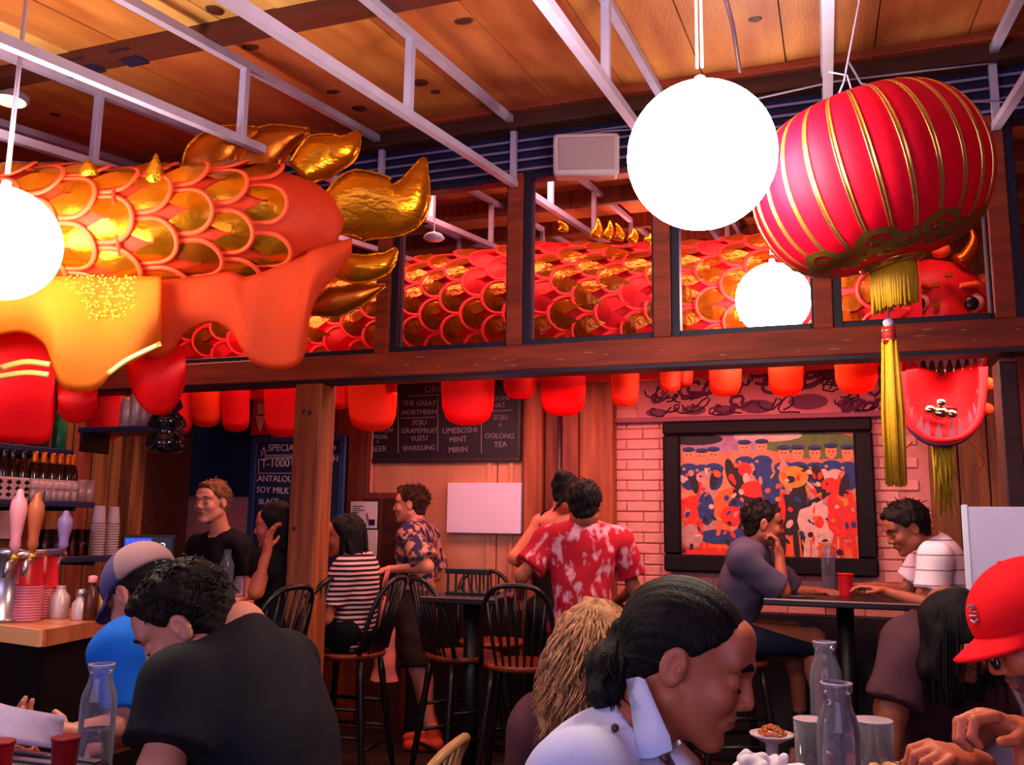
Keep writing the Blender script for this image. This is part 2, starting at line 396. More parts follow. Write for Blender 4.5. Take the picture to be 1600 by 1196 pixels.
def hand_mesh(wr, d, n, side, curl=.6, s=1.0, h=.0048, thumb=.5):
    d = Vector(d).normalized(); n = Vector(n); n = (n-d*n.dot(d)).normalized(); lat = d.cross(n)*side  # lat points to the thumb side
    wr = Vector(wr)
    S = SDF(np.array(wr)-.23*s, np.array(wr)+.23*s, h)
    B = [np.array(lat), np.array(n), np.array(d)]
    S.cone(wr-d*.02*s, wr+d*.02*s, .026*s, .027*s, .01)
    S.ell(wr+d*.05*s, (.041*s, .017*s, .052*s), B, .012)
    rot = lambda v, a: v*math.cos(a)+n*math.sin(a) if False else v
    for i, (off, L) in enumerate(((.031, .95), (.0105, 1.06), (-.0105, 1.0), (-.031, .8))):
        p = wr+d*(.088-.004*abs(i-1.2))*s+lat*off*s; a = curl*.55*(1+.12*i)
        for ph, (ln, r0, r1) in enumerate(((.043, .0098, .0092), (.028, .0092, .0084), (.021, .0084, .0068))):
            fd = (d*math.cos(a)+n*math.sin(a)+lat*(off*.9)*(1-curl*.4)).normalized(); q = p+fd*ln*L*s
            S.cone(p, q, r0*s, r1*s, .003); p = q; a += curl*1.0
    p = wr+d*.03*s+lat*.03*s; td = (d*.62+lat*(.75-.4*thumb)+n*(.15+.7*thumb)).normalized()
    S.cone(wr+d*.015*s+lat*.012*s, p, .017*s, .014*s, .008)
    q = p+td*.042*s; S.cone(p, q, .0135*s, .0108*s, .006); td2 = (td+d*.5-lat*.3*thumb).normalized(); S.cone(q, q+td2*.03*s, .0105*s, .0085*s, .003)
    V, Q = S.mesh(); return V, Q
def pose(x, y, deg, seat=None, lean=0, s=1.0, foot=.09, arms=True, z0=0):
    F = vdir(deg); R = F.cross(Vector((0, 0, 1))); U = Vector((0, 0, 1)); b = Vector((x, y, z0)); J = {}
    pz = (seat+.1) if seat is not None else .93*s
    J['pel'] = b+U*pz; ld = U*math.cos(math.radians(lean))+F*math.sin(math.radians(lean))
    J['neck'] = J['pel']+ld*.52*s
    J['F'] = F; J['R'] = R; J['U'] = ld; J['s'] = s; J['base'] = b
    for q, n in ((1, 'R'), (-1, 'L')):
        J['sh'+n] = J['neck']-ld*.065*s+R*q*.175*s; J['hip'+n] = J['pel']+R*q*.09*s-U*.03
        if seat is not None:
            J['kn'+n] = J['hip'+n]+F*.42*s+R*q*.05-U*.02; J['an'+n] = J['kn'+n]-F*.02+Vector((0, 0, 1))*(foot+z0-J['kn'+n].z)
        else:
            J['kn'+n] = J['hip'+n]-U*.42*s+F*.02; J['an'+n] = J['hip'+n]*1+R*q*.01; J['an'+n].z = foot+z0
        J['el'+n] = J['sh'+n]-U*.27*s+R*q*.05-F*.03; J['wr'+n] = J['el'+n]+F*.2*s-U*.12*s
    return J
def fix(J):
    J['U'] = (J['neck']-J['pel']).normalized(); r = (J['shR']-J['shL']); r = (r-J['U']*r.dot(J['U'])).normalized(); J['R'] = r; J['F2'] = J['U'].cross(r)
    return J
def torso(S, J, i=0, k=.04, low=True):
    s = J['s']; U, R, F = J['U'], J['R'], J['F2']; B = [np.array(R), np.array(F), np.array(U)]; L = (J['neck']-J['pel']).length
    P = lambda a, f=0: J['pel']+U*(L*a)+F*f
    S.ell(P(.86, -.025), (.15*s+i, .075*s+i, .085*s+i), B, k)
    if low: S.ell(P(-.02), (.165*s+i, .118*s+i, .125*s+i), B, k)
    S.ell(P(.3, -.0), (.145*s+i, .105*s+i, .17*s+i), B, k)
    S.ell(P(.62, .0), (.163*s+i, .115*s+i, .18*s+i), B, k)
    for n in 'RL':
        S.cone(J['neck']-U*.03*s, J['sh'+n], .05*s+i, .056*s+i, k)
def limb(S, a, b, ra, rb, i, k=.025, fr=1.0, flat=False):
    S.cone(a, a+(b-a)*fr, ra+i, ra+(rb-ra)*fr+i, k, flat=flat)
def person(label, J, H, skin, hairf=None, top=None, bottom=None, shoes=None, hands={}, h=.012, hh=.005, female=False, lips=None, stub=None, girth=1.0, handscale=1.0, neckpos=None, name='person', brow=None, eyes=False):
    fix(J); J['base'] = Vector((J['pel'].x, J['pel'].y, 0)); s = J['s']; root = thing('person', label, 'person', (J['base'].x, J['base'].y, J['base'].z)); o = np.array(tuple(root.location))
    g = girth
    names = [k for k in J if k[:2] in ('pe', 'ne', 'sh', 'el', 'wr', 'hi', 'kn', 'an')]
    lo, hi = bounds([J[k] for k in names], .24)
    S = SDF(lo, hi, h); torso(S, J)
    for n in 'RL':
        limb(S, J['sh'+n], J['el'+n], .05*s, .039*s, 0); limb(S, J['el'+n], J['wr'+n], .04*s, .026*s, 0)
        limb(S, J['hip'+n], J['kn'+n], .085*s, .056*s, 0); limb(S, J['kn'+n], J['an'+n], .056*s, .036*s, 0)
        c = J['kn'+n]+(J['an'+n]-J['kn'+n])*.3-J['F']*.018; S.ell(c, (.046*s, .046*s, .1*s), None, .03)
        S.cone(J['an'+n]-Vector((0, 0, .03)), J['an'+n]+J['F']*.13*s-Vector((0, 0, .055)), .036*s, .026*s, .02)
    S.cone(J['neck']-J['U']*.05, J['neck']+J['U']*.03, .06*s, .056*s, .03)
    V, Q = S.mesh(); parts = [(V-o, Q, 0)]
    Vh, Qh, mh = head_mesh(H, tuple(neckpos or J['neck']), hh, female=female, stubble=1 if stub else 0); parts.append((Vh-o, Qh, mh))
    for n in 'RL':
        hd = hands.get(n, {})
        d = hd.get('d', J['wr'+n]-J['el'+n]); nn = hd.get('n', Vector((0, 0, -1))+J['F']*.2)
        Vx, Qx = hand_mesh(J['wr'+n], d, nn, 1 if n == 'L' else -1, hd.get('curl', .5), s*handscale, hd.get('h', .005), hd.get('thumb', .4)); parts.append((Vx-o, Qx, 0))
    link('body', fast_mesh('body', parts, [skin, lips or skin, stub or skin]), root)
    if top:
        i = top.get('i', .012); T = SDF(lo, hi, top.get('h', h)); torso(T, J, i, .05)
        for n in 'RL':
            T.cone(J['sh'+n], J['sh'+n]+(J['el'+n]-J['sh'+n])*.3, .056*s+i, .052*s+i, .04)
            f = top.get('sleeve', .6)
            if f > 0:
                w = top.get('wide', .016)
                if f <= 1: T.cone(J['sh'+n], J['sh'+n]+(J['el'+n]-J['sh'+n])*f, .052*s+i, .05*s+i+w*f, .03, flat=True)
                else:
                    T.cone(J['sh'+n], J['el'+n], .052*s+i, .046*s+i, .03); T.cone(J['el'+n], J['el'+n]+(J['wr'+n]-J['el'+n])*(f-1), .046*s+i, .036*s+i, .025, flat=True)
        T.ripple(top.get('rip', .004), top.get('rf', 26), hash(label) % 1000 if False else len(label))
        if top.get('band'): T.cone(J['neck']-J['U']*.05, J['neck']+J['U']*top['band']+J['F2']*.02, .085*s, .068*s, .03, flat=True)
        T.cone(J['neck']+J['U']*.0+J['F2']*.02, J['neck']+J['U']*.2+J['F2']*.06, top.get('hole', .06)*s, .09*s, .008, 'sub')
        if top.get('hem') is not None: T.plane(J['pel']+J['U']*top['hem'], -J['U'])
        if top.get('cutn') is not None: T.plane(J['neck']+J['U']*top['cutn'], J['U'], .01)
        V, Q = T.mesh(); link(top.get('name', 'shirt'), fast_mesh('shirt', [(V-o, Q, 0)], [top['m']]), root)
    if bottom:
        i = bottom.get('i', .014); T = SDF(lo, hi, bottom.get('h', h)); f = bottom.get('len', 2.0)
        U, R, F = J['U'], J['R'], J['F2']
        T.ell(J['pel']-U*.02, (.165*s+i, .12*s+i, .13*s+i), [np.array(R), np.array(F), np.array(U)], .03)
        for n in 'RL':
            if f <= 1: T.cone(J['hip'+n], J['hip'+n]+(J['kn'+n]-J['hip'+n])*f, .088*s+i, .07*s+i+.012, .03, flat=True)
            else:
                T.cone(J['hip'+n], J['kn'+n], .088*s+i, .06*s+i, .03); T.cone(J['kn'+n], J['kn'+n]+(J['an'+n]-J['kn'+n])*(f-1), .06*s+i, .045*s+i, .02, flat=True)
        T.ripple(.003, 30, 3); T.plane(J['pel']+U*.1, U)
        V, Q = T.mesh(); link('trousers' if f > 1 else 'shorts', fast_mesh('trousers', [(V-o, Q, 0)], [bottom['m']]), root)
    if shoes:
        for n in 'RL':
            a = J['an'+n]; T = SDF(np.array(a)-.26, np.array(a)+.26, .008); fz = Vector((0, 0, 1))
            sh = a-fz*.045
            T.cone(sh-J['F']*.03, sh+J['F']*.06*s, .043*s, .042*s, .02); T.cone(sh+J['F']*.05*s, sh+J['F']*.16*s-fz*.012, .04*s, .034*s, .02); T.cone(a-fz*.03, a+fz*.045, .044*s, .043*s, .02)
            T.plane(a-fz*.085, -fz); V, Q = T.mesh(); link('shoe', fast_mesh('shoe', [(V-o, Q, 0)], [shoes]), root)
    if hairf: hairf(H, root, o, hh)
    if brow:
        for q in (-1, 1):
            T = SDF(H.c-.15, H.c+.15, .0035); H.k(T, (q*.052, .0835, .025), (q*.034, .0925, .0325), .0032, .0055, .004); H.k(T, (q*.034, .0925, .0325), (q*.015, .0975, .028), .0055, .004, .004)
            V, Q = T.mesh(); link('eyebrow', fast_mesh('eyebrow', [(V-o, Q, 0)], [brow]), root)
            T = SDF(H.c-.15, H.c+.15, .003); H.k(T, (q*.046, .0855, -.005), (q*.032, .0905, -.009), .0018, .0024, .002); H.k(T, (q*.032, .0895, -.009), (q*.019, .0875, -.006), .0024, .0016, .002)
            V, Q = T.mesh(); link('eyelash', fast_mesh('eyelash', [(V-o, Q, 0)], [brow]), root)
    return root
def strands(H, o, spec, n, seed=1, m=0, w=.0035, sides=3):
    """many thin tapering locks rooted on the scalp; spec(rng) -> list of head-local points"""
    r = np.random.default_rng(seed); mb = MB()
    for _ in range(n):
        P = spec(r)
        if P is None: continue
        P = [Vector(H.w(*p)-o) for p in P]; k = len(P)
        mb.tube(P, [w*H.s*(1-.8*(i/(k-1))**1.5) for i in range(k)], sides, cap=False)
    return mb
def scalp(r, zmin=-.02, back=True):
    for _ in range(50):
        v = r.normal(size=3); v /= np.linalg.norm(v)
        if v[2]*.09 > zmin and not (v[1] > .45 and v[2] < .62): return v
    return v
def hair_short(mat, len_=.03, front=.0, n=500, messy=.5, low=-.085, thick=.008, seed=3, fwdsweep=.0, tw=.004):
    def f(H, root, o, hh):
        S = SDF(H.c-.17*H.s, H.c+.17*H.s, .0045)
        H.e(S, (0, -.02, .036), (.075+thick, .096+thick, .084+thick), .01); H.e(S, (0, -.055, -.03), (.062, .05, .062), .02)
        front > -.5 and H.e(S, (0, .06, .085), (.045, .03, .02+front), .02)
        n_ = H.w(.0, .76, -.65)-H.c; S.plane(H.w(0, .066, .07), n_, .01)
        S.plane(H.w(0, 0, low), H.w(0, .3, -1)-H.c, .006)
        for q in (-1, 1): H.e(S, (q*.085, -.004, -.012), (.03, .03, .042), .004, 'sub')
        r = np.random.default_rng(seed); S.ripple(.002, 110, seed)
        V, Q = S.mesh()
        def spec(r):
            v = scalp(r, -.05); p = np.array([v[0]*.078, -.02+v[1]*.1, .036+v[2]*.09])
            if p[1] > -.045 and p[2] < .05: return None
            t = np.array([v[0]*.3, fwdsweep+.25*v[1], -.5*abs(v[0])+.15])+r.normal(size=3)*messy*.5; t -= v*(t@v)*.75
            t /= np.linalg.norm(t)+1e-6; L = len_*r.uniform(.6, 1.3)
            return [p-v*.004, p+v*.006+t*L*.4, p+v*.006+t*L*.8, p+v*.001+t*L*1.1]
        mb = strands(H, o, spec, n, seed, w=tw)
        link('hair', fast_mesh('hair', [(V-o, Q, 0)]+([(np.array(mb.v), np.array(mb.f), 0)] if n else []), [mat]), root)
    return f
def hair_long(mat, L=.4, width=.09, n=260, seed=5, fringe=False, wave=.0, side=0, vol=.012, cover=True):
    """hair falling down the back and beside the face"""
    def f(H, root, o, hh):
        S = SDF(H.c-(.2+L)*H.s, H.c+.22*H.s, .006)
        H.e(S, (0, -.022, .034), (.076+vol, .098+vol, .086+vol), .01); n_ = H.w(0, .86, -.5)-H.c; S.plane(H.w(0, .055, .05), n_, .012)
        dn = np.array((0, 0, -1.))
        b = H.w(0, -.085, .0); c1 = b+dn*L*.45-.02*H.B[1]; c2 = b+dn*L-.01*H.B[1]
        for x in (-.06, -.03, 0, .03, .06):
            a = H.w(x, -.07+abs(x)*.3, .02); S.cone(a, a+dn*L*.55+H.B[0]*x*.25, .032, .036, .03); S.cone(a+dn*L*.55+H.B[0]*x*.25, a+dn*L*(1-.1*abs(x)/.06)+H.B[0]*x*.1, .034, .016, .03)
        if cover:
            for q in (-1, 1):
                a = H.w(q*.075, -.01, .03); S.cone(a, a+dn*L*.5-.0*H.B[1], .024, .024, .02)
        S.ripple(.003, 60, seed)
        V, Q = S.mesh(); 
        def spec(r):
            v = scalp(r, -.03)
            if v[1] > .3: v[1] *= -.6
            p = np.array([v[0]*.085, -.022+v[1]*.108, .034+v[2]*.096]); w0 = H.w(*p); out = []
            ph = r.uniform(0, 6)
            for i in range(7):
                t = i/6; q = w0+dn*(L*.9*t*r.uniform(.9, 1.05))+(np.array(H.B[0])*v[0]*.02-np.array(H.B[1])*.02*(1 if v[1] < 0 else 0))*t**.5+wave*np.array([math.sin(9*t+ph), math.cos(8*t+ph), 0])
                out.append(tuple((q-H.c)@np.array(H.B).T/H.s))
            return out
        mb = strands(H, o, spec, n, seed, w=.006)
        fq = [q if len(q) == 4 else (*q, q[-1]) for q in mb.f]
        link('hair', fast_mesh('hair', [(V-o, Q, 0), (np.array(mb.v), np.array(fq), 0)], [mat]), root)
    return f
# ------------------------------------------------------------------ palette
m_floor = M('dark_floor_wood', '#2a1512', .5, var=.5, vs=3, stretch=(1, 6, 1))
m_plank = M('pine_planks', '#d08440', .5, col2='#a85424', vs=2.2, stretch=(5, .5, 5), bump=.15, bs=20, ramp=(.3, .75))
m_plank2 = M('pine_planks_red', '#cc7440', .5, col2='#a4481e', vs=2.5, stretch=(4, .45, 4), bump=.15, bs=18, ramp=(.3, .75))
m_plank3 = M('pine_planks_knotty', '#e8b062', .5, col2='#9c5420', vs=3.0, stretch=(3, .7, 3), ramp=(.42, .9))
m_knot = M('pine_knot', '#4a1d0c', .6)
m_beam = M('rough_fir_beam', '#a43c20', .6, col2='#7c2c16', vs=4, stretch=(.6, 5, 5), bump=.25, bs=30)
m_post = M('rough_fir_post', '#a4542a', .6, col2='#7c3417', vs=4, stretch=(6, 6, .5), bump=.25, bs=30)
m_darkwood = M('dark_brown_wood', '#4a1f16', .6, var=.4, vs=5, stretch=(1, 6, 6))
m_purlin = M('purlin_wood', '#5c2418', .6, var=.3, vs=5, stretch=(.5, 6, 6))
m_navy = M('navy_paint', '#1c1834', .5, var=.2)
m_siding = M('siding_paint', '#2a2148', .55, var=.25, vs=5)
m_lip = M('siding_lip_paint', '#8878a8', .5)
m_white = M('white_steel_paint', '#b6a8ca', .4, var=.12, vs=9)
m_brick = M('painted_brick', '#dc9086', .75, var=.10, vs=14, bump=.3, bs=80)
m_mortar = M('painted_mortar', '#cc8078', .85, var=.2, vs=20)
m_ply = M('plywood_wall', '#d09070', .55, col2='#b87450', vs=3, stretch=(1, 1, .4), bump=.1)
m_barnwood = M('barn_wood_boards', '#7a4a20', .6, col2='#52280f', vs=4, stretch=(7, 7, .6), bump=.3, bs=30)
m_redwood = M('reddish_wall_boards', '#84381c', .6, col2='#5e2210', vs=4, stretch=(6, 6, .6), bump=.3, bs=30)
m_blue = M('deep_blue_paint', '#12284a', .4, var=.35, vs=3)
m_black = M('black_paint', '#120c10', .45)
m_glass = glass('window_glass', (.96, .95, .97), .06)
RS = .151
def zc(Y): return 3.45-RS*(4.1-Y)
WY = 4.1
# ------------------------------------------------------------------ floor, ceiling
fl = MB().box((-5.4, -3, -.12), (2.2, 6.3, 0)); floor = struct(fl.build('floor', m_floor))
cl = MB()
def slab(mb, x0, x1, y0, y1, dz0, dz1, m=0):
    v = [(x, y, zc(y)+d) for d in (dz0, dz1) for y in (y0, y1) for x in (x0, x1)]
    mb.add(v, [(0, 2, 3, 1), (4, 5, 7, 6), (0, 1, 5, 4), (1, 3, 7, 5), (3, 2, 6, 7), (2, 0, 4, 6)], m); return mb
slab(cl, -5.4, 2.2, -1.2, 4.1, .03, .09); ceiling = struct(cl.build('ceiling', m_darkwood))
def planks(x0, x1, y0, y1, w, parent, mats, split=1):
    x = x0; i = 0; cache = {}
    while x < x1-.01:
        ys = [y0, y1] if split == 1 else [y0, y0+(y1-y0)*random.uniform(.35, .65), y1]
        for a, b in zip(ys, ys[1:]):
            mb = MB(); dz = random.uniform(0, .006); slab(mb, x+.003, x+w-.003, a+.002, b-.002, .004+dz, .03)
            o = mb.build('ceiling_plank', random.choice(mats), parent)
        x += w; i += 1
planks(-5.3, 2.1, -.9, 2.62, .245, ceiling, [m_plank3, m_plank3, m_plank], 1)
planks(-5.3, 2.1, 2.66, 4.0, .37, ceiling, [m_plank2, m_plank2, m_plank], 1)
kn = MB()
for px, py in ((680, 145), (520, 145), (85, 180), (725, 35), (335, 18), (655, 130), (390, 75), (1180, 30), (560, 170)):
    d = ray(px, py); t = (3.45-RS*4.1-CAM.z)/(d.z-RS*d.y); p = CAM+d*t
    kn.ell((p.x, p.y, zc(p.y)+.006), (.035*random.uniform(.6, 1.2), .05*random.uniform(.5, 1), .006), 10, 4)
kn.build('wood_knots', m_knot, ceiling, True)['kind'] = 'stuff'
pl = slab(MB(), -5.3, 2.1, 2.585, 2.70, -.045, .03); struct(pl.build('trim_1', m_purlin))
# strip of old marks on the purlin at the left
mk = MB()
for px in (62, 115, 185): 
    d = ray(px, 112-.19*(px-20)); p = CAM+d*((3.41-RS*4.1-CAM.z)/(d.z-RS*d.y)); mk.box((p.x-.05, 2.58, zc(2.64)-.042), (p.x+.05, 2.70, zc(2.64)-.047))
mk.build('blue_mark', m_navy, bpy.data.objects['trim_1'])
struct(MB().cbox((-5.3, 4.0, 3.33), (2.1, 4.1, 3.455), .006).build('trim_2', m_darkwood))
struct(MB().cbox((-5.3, 3.955, 3.40), (2.1, 4.0, 3.44), .004).build('trim_3', m_beam))
# ------------------------------------------------------------------ wall with the band of windows
wm = struct(MB().box((-5.3, 4.12, 3.13), (2.1, 4.24, 3.5)).build('wall_middle', m_siding))
for i in range(4):
    z = 3.135+i*.052
    b = MB(); b.add([(-5.3, 4.095, z), (2.1, 4.095, z), (2.1, 4.11, z+.05), (-5.3, 4.11, z+.05), (-5.3, 4.125, z), (2.1, 4.125, z), (2.1, 4.125, z+.05), (-5.3, 4.125, z+.05)], [(0, 1, 2, 3), (4, 7, 6, 5), (0, 4, 5, 1), (3, 2, 6, 7), (0, 3, 7, 4), (1, 5, 6, 2)])
    b.build('siding_board', m_siding, wm)
    c = MB().tube([(-5.3, 4.088, z+.002), (2.1, 4.088, z+.002)], .0065, 6); c.build('siding_lip', m_lip, wm)
hd = MB().cbox((-5.2, 4.1, 2.105), (2.1, 4.24, 2.232), .006); header = struct(hd.build('trim_4', m_beam))
MB().box((-5.2, 4.105, 2.088), (2.1, 4.235, 2.105)).build('under_strip', m_navy, header)
nb = MB()
for i in range(26): x = random.uniform(-2.4, 1.2); z = random.uniform(2.13, 2.21); nb.ell((x, 4.099, z), (random.uniform(.008, .03), .002, .003), 8, 4)
nb.build('scuff_marks', M('pale_scuff', '#b87868', .7), header)['kind'] = 'stuff'
mx = [-5.10, -4.38, -3.66, -2.93, -2.19, -1.455, -.715, .0, .715, 1.44]
for i, x in enumerate(mx):
    o = MB().cbox((x-.045, 4.105, 2.232), (x+.035, 4.225, 3.13), .004).build('trim_%d' % (5+i), m_beam); struct(o)
for i in range(len(mx)-1):
    a, b = mx[i]+.035, mx[i+1]-.045
    w = thing('window_%d' % (i+1), 'window', 'window', (0, 0, 0)); del w['label']; del w['category']; struct(w)
    f = MB(); t = .04
    for lo, hi in (((a, 4.13, 2.232), (a+t, 4.2, 3.13)), ((b-.012, 4.13, 2.232), (b, 4.2, 3.13)), ((a+t, 4.125, 2.232), (b-.012, 4.2, 2.262)), ((a+t, 4.125, 3.10), (b-.012, 4.2, 3.13))): f.cbox(lo, hi, .003)
    f.build('window_frame', m_navy, w); MB().box((a+t, 4.16, 2.262), (b-.012, 4.166, 3.10)).build('window_pane', m_glass, w)
post = struct(MB().cbox((-2.70, 4.105, 0), (-2.537, 4.26, 2.09), .008).build('trim_20', m_post))
pk = MB()
for z, x in ((1.94, -2.64), (1.93, -2.60), (1.02, -2.62), (.98, -2.57), (1.32, -2.66)): pk.ell((x, 4.104, z), (.012, .003, .014), 8, 4)
pk.build('wood_knots', m_knot, post, True)
# ------------------------------------------------------------------ back room shell
BY = 5.72
bc = MB(); slab(bc, -5.3, 4.5, 4.24, 9.3, .03, .1); bceil = struct(bc.build('ceiling_back', m_darkwood))
y = 4.26
while y < 9.2:
    b = slab(MB(), -5.3, 4.5, y, y+.16, .0, .03); b.build('ceiling_plank', m_plank2, bceil); y += .165
x = -5.0
for yy in (4.9, 5.9, 6.9, 7.9): slab(MB(), -5.3, 4.5, yy, yy+.07, -.12, 0).build('joist', m_redwood, bceil)
struct(MB().box((-5.4, 9.3, 0), (4.5, 9.4, 4.4)).build('wall_far', m_redwood))
wb = struct(MB().box((-3.06, BY, 0), (2.1, BY+.2, 2.62)).build('wall_back', m_mortar))
bx0 = atY(955, 760, BY).x; bx1 = atY(1452, 760, BY).x
# painted bricks, one by one where they show
bl, bh = .215, .066
me_b = MB().cbox((0, 0, 0), (bl-.007, .024, bh-.007), .004).mesh('brick', m_brick, False)
me_h = MB().cbox((0, 0, 0), (bl/2-.007, .024, bh-.007), .004).mesh('brick_half', m_brick, False)
rows = int((2.16-.86)/bh); nb = 0; rest = MB()
for r in range(rows):
    z = .86+r*bh; x = bx0
    if r % 2: link('brick', me_h, wb, (x, BY-.014+random.uniform(-.003, .003), z)); x += bl/2; nb += 1
    while x+bl < bx1:
        pvis = x > -1.35
        hidden = (-.98 < x < .03) and (1.02 < z < 1.88)
        if hidden: rest.cbox((x, BY-.014, z), (x+bl-.01, BY+.01, z+bh-.01), .004)
        else: link('brick', me_b, wb, (x, BY-.014+random.uniform(-.003, .003), z)); nb += 1
        x += bl
rest.build('hidden_bricks', m_brick, wb)['kind'] = 'stuff'
# frieze ledge over the brick
struct(MB().cbox((bx0, BY-.07, 2.015), (bx1, BY-.0, 2.045), .005).build('trim_21', M('ledge_paint', '#8a4858', .6)))
# plywood panels left of the posts
px0 = -3.06; px1 = atY(818, 760, BY).x
for i in range(2):
    a = px0+(px1-px0)*[0, .84][i]; b = px0+(px1-px0)*[.84, 1][i]
    MB().cbox((a+.004, BY-.03, 0), (b-.004, BY, 2.5), .004).build('plywood_panel', m_ply, wb)
for px in (765, 800):
    p = atY(px, 720, BY-.03); MB().cbox((p.x-.015, BY-.045, 0), (p.x+.015, BY-.03, 2.4), .004).build('batten', m_ply, wb)
for n, (a, b, d, mm) in enumerate(((818, 846, .1, m_post), (851, 872, .06, m_redwood), (878, 903, .14, m_redwood), (905, 958, .12, m_post))):
    A = atY(a, 760, BY-d).x; B = atY(b, 760, BY-d).x
    struct(MB().cbox((A, BY-d, 0), (B, BY-.001, 2.6), .006).build('trim_%d' % (22+n), mm))
pp = atY(875, 700, BY-.12).x; struct(MB().tube([(pp, BY-.13, 0), (pp, BY-.13, 2.6)], .016, 10).build('trim_27', M('dark_pipe', '#3a1418', .4), smooth=True))
# boards at the right end
x = bx1
while x < 1.6: MB().cbox((x+.003, BY-.04-random.uniform(0, .008), 0), (x+.15, BY, 2.8), .004).build('wall_board', random.choice([m_redwood, m_redwood, m_barnwood]), wb); x += .155
rx = atY(1548, 700, 5.0).x
wr = struct(MB().box((1.62, -1.5, 0), (1.78, 5.72, 3.6)).build('wall_right', m_redwood))
struct(MB().cbox((atY(1562, 700, 4.4).x, 4.30, 0), (atY(1592, 700, 4.4).x, 4.46, 2.09), .006).build('trim_28', m_darkwood))
# bar alcove: rear wall (blue over pink brick), side wall of boards
AY = 5.64
wa = struct(MB().box((-5.4, AY, 0), (-3.06, AY+.3, 2.62)).build('wall_alcove', m_brick))
zt = atY(300, 772, AY).z
MB().cbox((-5.4, AY-.03, zt), (-3.08, AY, 2.6), .004).build('blue_panel', m_blue, wa)
MB().cbox((-5.4, AY-.045, zt-.02), (-3.4, AY, zt), .004).build('blue_rail', m_blue, wa)
a = atY(532, 700, AY).x
MB().cbox((-3.36, AY-.05, 0), (-3.055, AY, 2.6), .005).build('corner_boards', m_redwood, wa)
struct(MB().cbox((-3.05, BY-.05, 0), (1.6, BY-.0, .86), .005).build('trim_30', M('black_brown_wainscot', '#1c0d0c', .6, var=.3)))
wl = struct(MB().box((-4.60, -1.5, 0), (-4.40, 5.4, 3.6)).build('wall_left', m_darkwood))
y = 2.2
while y < 4.70: MB().cbox((-4.40, y+.003, 0), (-4.37-random.uniform(0, .006), y+.157, 2.6), .004).build('wall_board', random.choice([m_barnwood, m_barnwood, m_redwood]), wl); y += .16
struct(MB().cbox((-4.38, 4.68, 0), (-4.27, 4.80, 2.6), .005).build('trim_29', m_barnwood))
# ------------------------------------------------------------------ roof trusses
TX = [-3.69, -2.965, -2.205, -1.455, -.69, .043, .72]
TL = ['white steel roof truss at the far left edge by the puck lamp', 'white steel roof truss above the left globe and the small gold horn', 'white steel roof truss crossing in front of the gold fins', 'white steel roof truss ending at the mullion left of the speaker', 'white steel roof truss ending behind the big white globe', 'white steel roof truss running straight away above the red lantern', 'white steel roof truss at the top right corner of the picture']
def truss(x, y0, y1, label, webs, group='white roof trusses'):
    t = thing('roof_truss', label, 'truss', (x, y1, zc(y1)-.39), 0, group)
    top = lambda y: zc(y)-.06; bot = lambda y: zc(y)-.385
    w = .017
    for nm, fz, yb in (('top_chord', top, y1), ('bottom_chord', bot, y1)):
        b = MB(); v = [(x+sx*w, y, fz(y)+sz*w) for y in (y0, yb) for sx, sz in ((-1, -1), (1, -1), (1, 1), (-1, 1))]
        b.add(v, [(0, 1, 2, 3), (7, 6, 5, 4), (0, 4, 5, 1), (1, 5, 6, 2), (2, 6, 7, 3), (3, 7, 4, 0)]); wpart(b, nm, m_white, t)
    for y in webs: wpart(MB().cbox((x-.016, y-.016, bot(y)+.012), (x+.016, y+.016, top(y)-.012), .003), 'web', m_white, t)
    return t
for x, l in zip(TX, TL): truss(x, .9, 4.085, l, (1.7, 2.87, 4.06))
TB = ['white truss behind the glass left of the gold tail fin', 'white truss behind the glass in the bay of the gold tail fin', 'white truss behind the glass under the speaker', 'white truss behind the glass beside the big globe', 'white truss behind the glass above the small globe']
for x, l in zip([-2.965, -2.205, -1.455, -.69, .043], TB): truss(x, 4.26, 9.0, l, (4.7, 5.7, 6.9), 'trusses in the back room')
# ------------------------------------------------------------------ globe lamps
m_globe = M('lit_globe', '#ffeedd', .4, emit=GLOBE_E)
m_cord = M('lamp_cord', '#b8a8c8', .5)
def globe(px, py, D, rad, label, zt, e=None):
    c = at(px, py, D); t = thing('globe_lamp', label, 'lamp', tuple(c), 0, 'white globe lamps')
    b = MB().ell((0, 0, 0), (rad, rad, rad), 40, 24); b.build('globe', e or m_globe, t, True)
    b = MB().lathe([(.008, rad+.03), (.014, rad+.025), (.018, rad+.0), (.018, rad-.01)], 16); b.build('cap', m_white, t, True)
    L = zt(c.y)-c.z; b = MB()
    for s in (-1, 1): b.tube([(s*.006, 0, rad+.05), (s*.006, 0, L)], .0035, 6)
    b.build('cord', m_cord, t, True)
    return c
cg = globe(1096, 243.5, 2.19, .18, 'large white globe lamp hanging in front of the red lantern', zc)
globe(0, 380, 2.8, .178, 'white globe lamp cut by the left edge beside the orange dragon', zc)
globe(1208, 468, 4.42, .18, 'smaller looking white globe lamp glowing behind the window glass', zc)
# puck lamp on the ceiling, left
d = ray(15, 158); pt = CAM+d*((3.42-RS*4.1-CAM.z)/(d.z-RS*d.y))
t = thing('ceiling_puck_lamp', 'round white puck lamp fixed to the ceiling at the left edge', 'lamp', tuple(pt))
MB().lathe([(.075, .0), (.08, .012), (.08, .03), (.05, .035)], 24).build('housing', m_white, t, True)
MB().lathe([(.066, -.004), (.07, .002)], 24).build('diffuser', M('puck_diffuser', '#ffd8b0', .4, emit=2.0), t, True)
